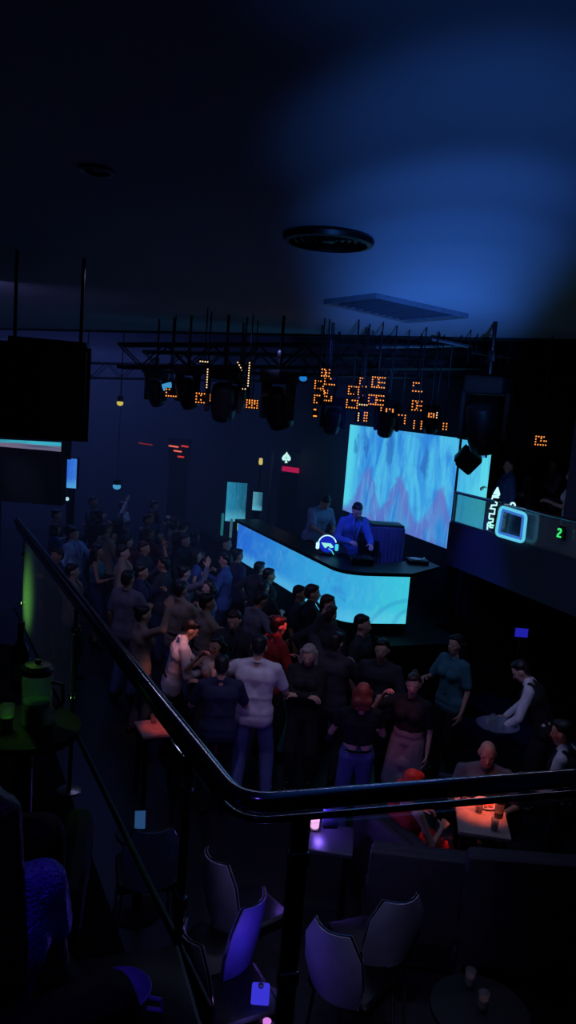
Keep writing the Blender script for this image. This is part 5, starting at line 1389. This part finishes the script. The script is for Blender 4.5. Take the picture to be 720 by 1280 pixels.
b = MB(); b.box(Vector((0, 0, 0.075)) + RP @ Vector((0, -0.006, 0)), (0.085, 0.002, 0.135), RP); b.build('display', glow('card_glow_blue', (52, 92, 150), 0.8), t)  # added glow standing for a card lit pale blue
b = MB(); b.box((0, 0.05, 0.03), (0.05, 0.06, 0.06), None, 0.01); b.build('prop', BLACKG, t)
# small low table with the blue lamp at the bottom of the picture
c = atz(324, 1262, 0.55)
table('side_table', 'dark round side table with a blue lamp at the bottom of the picture', c, 0.42, 0.42, 0.55, mat('table_dark', (60, 56, 74), 0.35), 0, 'lounge tables', True)
t = thing('blue_table_lamp', 'square blue glowing lamp on the round side table', 'lamp', c + Vector((0, 0.02, 0)))
b = MB(); b.box((0, 0, 0.075), (0.11, 0.09, 0.12), None, 0.012); b.build('shade', glow('lamp_blue', (60, 56, 224), 0.85, True), t)
b = MB(); b.box((0, 0, 0.008), (0.12, 0.11, 0.016), None, 0.004); b.build('lamp_base', DARKM, t)
b = MB(); b.lathe([(0.016, 0.135), (0.018, 0.15), (0.0, 0.152)], seg=12); b.build('top_knob', STEEL, t)
t = thing('candle_cup', 'small pink glowing cup beside the blue lamp', 'lamp', c + Vector((0.05, -0.12, 0)))
b = MB(); b.lathe([(0.02, 0), (0.026, 0.035), (0.0, 0.036)], seg=14); b.build('cup', glow('candle_pink_small', (214, 130, 226), 1.0), t)
b = MB(); b.lathe([(0.032, 0), (0.03, 0.006)], seg=14); b.build('saucer', STEEL, t)
lamp('POINT', 'blue_table_light', c + Vector((0.0, -0.05, 0.36)), (0.2, 0.12, 1.0), 1.6, size=0.04)
# dark table at lower right with a glass rim
c = atz(600, 1262, 0.7)
table('lounge_table', 'black round table lost in the dark at lower right', c, 0.6, 0.6, 0.7, BLACKG, 0, 'lounge tables', True)
tumbler('tumbler catching a pale glint at lower right', Vector((c.x, c.y, 0.7)) + Vector((0.02, 0.02, 0)))
tumbler('tumbler with a tiny glint above the lower right table edge', Vector((c.x, c.y, 0.7)) + Vector((-0.02, 0.2, 0)))

# ================================================================== MEZZANINE FOREGROUND, LEFT
tc_ = atz(40, 905, 2.85)
tcen = Vector((tc_.x - 0.02, tc_.y - 0.02, 2.85))
table('bistro_table', 'black bistro table carrying the pitcher at the left edge', tcen, 0.44, 0.44, 0.75, BLACK, 0, None, True)
t = thing('pitcher', 'tall glass pitcher with a dark lid at the left edge', 'pitcher', atz(45, 905, 2.85))
b = MB(); b.lathe([(0.05, 0), (0.058, 0.01), (0.06, 0.19), (0.055, 0.215), (0.052, 0.215), (0.055, 0.185), (0.05, 0.015), (0, 0.012)], seg=24); b.build('jug', DRINK, t)
b = MB(); b.lathe([(0.06, 0.213), (0.064, 0.235), (0.05, 0.25), (0.012, 0.256), (0.012, 0.27), (0, 0.272)], seg=24); b.build('lid', BLACKG, t)
b = MB(); b.tube([(0.058, 0, 0.18), (0.1, 0, 0.175), (0.105, 0, 0.1), (0.058, 0, 0.05)], 0.008, 8); b.build('handle', BLACKG, t)
b = MB(); b.lathe([(0, 0.014), (0.048, 0.016), (0.052, 0.10), (0, 0.10)], seg=20); b.build('drink', mat('drink_green', (90, 150, 80), 0.15), t)
GD = mat('drink_green', (90, 150, 80), 0.15)
tumbler('tumbler with green drink left of the pitcher', atz(8, 912, 2.85), r=0.03, m=GD); tumbler('tumbler right of the pitcher', atz(62, 920, 2.85), r=0.028, m=GD)
bottle('dark bottle behind the pitcher', atz(24, 862, 2.85), BGL)
_gt = atz(40, 900, 2.85)
lamp('SPOT', 'green_table_fill', _gt + Vector((-0.25, 0.25, 0.75)), GREEN, 6, _gt + Vector((0.02, 0, 0.1)), 40, 1.0, 0.02)  # added green fill for the glassware, no lamp is there
# small green floor spots added by the posts to tint glass and steel
for k, (key, pw, lab) in enumerate((('c', 16.0, 'added green spot by the farthest post of the left rail'), ('b', 4.0, 'added green spot by the middle post of the left rail'))):
    p = LP[key] + nl * 0.5 - dl * 0.1; p = Vector((p.x, p.y, MEZZ))
    t = thing('added_floor_spot', lab, 'light', p, 0, 'added green spots by the rail posts')
    b = MB(); b.lathe([(0.07, 0), (0.07, 0.015), (0.045, 0.025)], seg=20); b.cap((0, 0, 0.02), (0, 0, 0.34), 0.012); b.build('stand', BLACKG, t)
    b = MB(); b.lathe([(0.04, 0), (0.045, 0.06), (0.036, 0.06), (0.03, 0.05), (0, 0.05)], (0, 0, 0.36), 18, Matrix.Rotation(math.radians(-20), 3, 'X')); b.build('head', BLACKG, t)
    b = MB(); b.lathe([(0.03, 0.052), (0, 0.054)], (0, 0, 0.36), 18, Matrix.Rotation(math.radians(-20), 3, 'X')); b.build('lens', glow('added_green_lens', (34, 84, 30), 0.8), t)
    lamp('SPOT', 'green_post_fill', p + Vector((0, 0, 0.47)) - nl * 0.03, GREEN, pw * 2.2, Vector((LP[key].x, LP[key].y, p.z + 0.62)) + dl * -0.22, 62, 1.0, 0.06)  # added light that tints the post and pane green
# black armchair silhouette in front, with chrome arm
def armchair(lab, c, rz, zf):
    t = thing('armchair', lab, 'chair', (c.x, c.y, zf), rz, 'black armchairs on the mezzanine')
    b = MB(); b.box((0, 0, 0.34), (0.6, 0.56, 0.2), None, 0.06); b.build('seat', BLACK, t)
    b = MB(); b.box((0, -0.27, 0.62), (0.62, 0.14, 0.5), Matrix.Rotation(math.radians(8), 3, 'X'), 0.06); b.build('backrest', BLACK, t)
    for sx in (-1, 1):
        b = MB(); b.box((sx * 0.31, 0.0, 0.5), (0.1, 0.52, 0.2), None, 0.045); b.build('armrest', BLACK, t)
        for sy in (-1, 1): b = MB(); b.lathe([(0.016, 0), (0.022, 0.25)], (sx * 0.24, sy * 0.22, 0), 10); b.build('leg', CHROME, t)
    return t
c = atz(20, 985, 2.9); armchair('black armchair back at the left edge in front of the pitcher', Vector((c.x - 0.12, c.y - 0.02, 0)), math.radians(10), MEZZ)
# foreground guest with the sequined top, seen from behind
fp = atz(-42, 1165, MEZZ + 0.95)
SEQ = mat('blue_sequins', (70, 50, 190), 0.25, 0.6, 0.7, 160, 0.8)
CLOTH['sequin'] = SEQ
c = Vector((fp.x - 0.02, fp.y, MEZZ))
person('seated woman with black hair in a violet sequined top at lower left', c, 38, PS(fem=True, top='crop', bottom='skirt', hair='long', arm_r='lap', arm_l='lap', hip=0.52, hpitch=5), top='sequin', bottom='black', voxel=NV, group='guests in the foreground')
armchair('black armchair under the woman in the sequined top', c + Vector((-0.05, 0.08, 0)), math.radians(38), MEZZ)
# low table with the blue bowl and a saucer
bp_ = atz(150, 1262, 2.62)
table('low_table', 'black low table at the bottom left corner', Vector((bp_.x - 0.05, bp_.y - 0.02, 2.6)), 0.5, 0.42, 0.52, BLACKG, math.radians(20))
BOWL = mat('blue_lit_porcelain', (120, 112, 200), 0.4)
t = thing('serving_bowl', 'blue-lit bowl with a loop handle at the bottom left', 'bowl', Vector((bp_.x, bp_.y, 2.62)))
b = MB(); b.lathe([(0.03, 0), (0.035, 0.006), (0.062, 0.03), (0.078, 0.062), (0.075, 0.064), (0.055, 0.034), (0, 0.012)], seg=30); b.build('bowl_body', BOWL, t)
b = MB(); b.tube([(0.07, -0.01, 0.05), (0.105, -0.015, 0.05), (0.112, -0.015, 0.02), (0.06, -0.01, 0.018)], 0.006, 8); b.build('handle', BOWL, t)
sp_ = atz(100, 1284, 2.62)
t = thing('saucer', 'blue-lit saucer cut off by the bottom edge', 'plate', Vector((sp_.x, sp_.y, 2.62)))
b = MB(); b.lathe([(0, 0), (0.04, 0), (0.06, 0.01), (0.058, 0.013), (0.038, 0.005), (0, 0.005)], seg=28); b.build('dish', BOWL, t)
b = MB(); b.lathe([(0.02, 0.004), (0.022, 0.008), (0.018, 0.008)], seg=20); b.build('ring', BOWL, t)

# ================================================================== LAMPS OF THE SHOW (aimed from the rigging; the violet ones are added fill)
def rig_spot(px, py, z, color, power, angle, src, name):
    tg = atz(px, py, z); lamp('SPOT', name, src, color, power, tg, angle, 0.9, 0.05)
rig_spot(222, 800, 1.45, (1.0, 0.34, 0.34), 420, 9, Vector((-0.1, 6.4, 5.0)), 'red_spot_light')
rig_spot(293, 770, 1.6, RED, 260, 5, Vector((-0.3, 6.4, 5.0)), 'red_spot_light')
rig_spot(345, 795, 1.4, RED, 1500, 7, Vector((0.6, 7.0, 5.0)), 'red_spot_light')
rig_spot(268, 828, 1.4, (1.0, 0.26, 0.20), 110, 7, Vector((-0.9, 6.2, 5.0)), 'red_spot_light')
rig_spot(455, 912, 1.0, (1.0, 0.34, 0.32), 60, 6, Vector((0.8, 5.2, 5.0)), 'red_spot_light')
rig_spot(500, 885, 1.3, (1.0, 0.16, 0.18), 150, 7, Vector((0.5, 5.4, 5.0)), 'red_spot_light')
rig_spot(512, 985, 1.0, RED, 260, 8, Vector((1.5, 5.0, 5.0)), 'red_spot_light')
rig_spot(600, 1012, 0.9, (1.0, 0.13, 0.06), 1700, 8, Vector((1.9, 5.4, 5.0)), 'red_spot_light')
rig_spot(610, 965, 1.1, (1.0, 0.34, 0.34), 70, 8, Vector((1.0, 5.0, 5.0)), 'red_spot_light')
rig_spot(200, 908, 0.74, (1.0, 0.08, 0.05), 700, 6, Vector((-0.9, 6.0, 5.0)), 'red_spot_light')  # added spot for the small table behind the left glass
rig_spot(325, 895, 1.0, (0.62, 0.48, 0.9), 85, 20, Vector((-0.6, 4.6, 5.0)), 'lavender_spot_light')
rig_spot(395, 815, 1.6, (0.75, 0.55, 0.75), 60, 12, Vector((0.2, 5.0, 5.0)), 'lavender_spot_light')
rig_spot(660, 885, 1.2, (0.45, 0.45, 1.0), 85, 20, Vector((1.0, 5.0, 5.0)), 'lavender_spot_light')
rig_spot(480, 940, 0.6, (0.35, 0.36, 1.0), 40, 16, Vector((0.9, 4.6, 5.0)), 'lavender_spot_light')
rig_spot(455, 1150, 0.9, (0.46, 0.42, 1.0), 160, 30, Vector((0.5, 2.7, 5.05)), 'violet_fill_spot')  # added fill to lift the chairs below the rail
rig_spot(420, 1140, 0.7, (0.42, 0.36, 1.0), 45, 46, Vector((0.1, 3.1, 5.05)), 'violet_fill_spot')
rig_spot(250, 1120, 0.7, (0.38, 0.38, 0.95), 90, 30, Vector((-0.3, 3.2, 5.05)), 'violet_fill_spot')
rig_spot(110, 1220, 2.7, (0.20, 0.08, 1.0), 20, 30, Vector((-0.2, 0.9, 5.0)), 'violet_fill_spot')  # added fill for the bowl and the sequined top
rig_spot(575, 690, 2.4, (0.06, 0.10, 1.0), 360, 26, ab(8.9, 4.3, 5.1), 'blue_spot_light')
rig_spot(660, 640, 3.2, (0.22, 0.30, 1.0), 80, 26, ab(9.0, 2.4, 5.1), 'blue_spot_light')
rig_spot(100, 690, 1.3, (0.4, 0.52, 1.0), 160, 12, ab(11.0, -1.5, 5.1), 'pale_blue_spot_light')
rig_spot(250, 730, 1.3, (0.42, 0.38, 1.0), 150, 40, Vector((-0.6, 8.0, 5.1)), 'hall_violet_light')
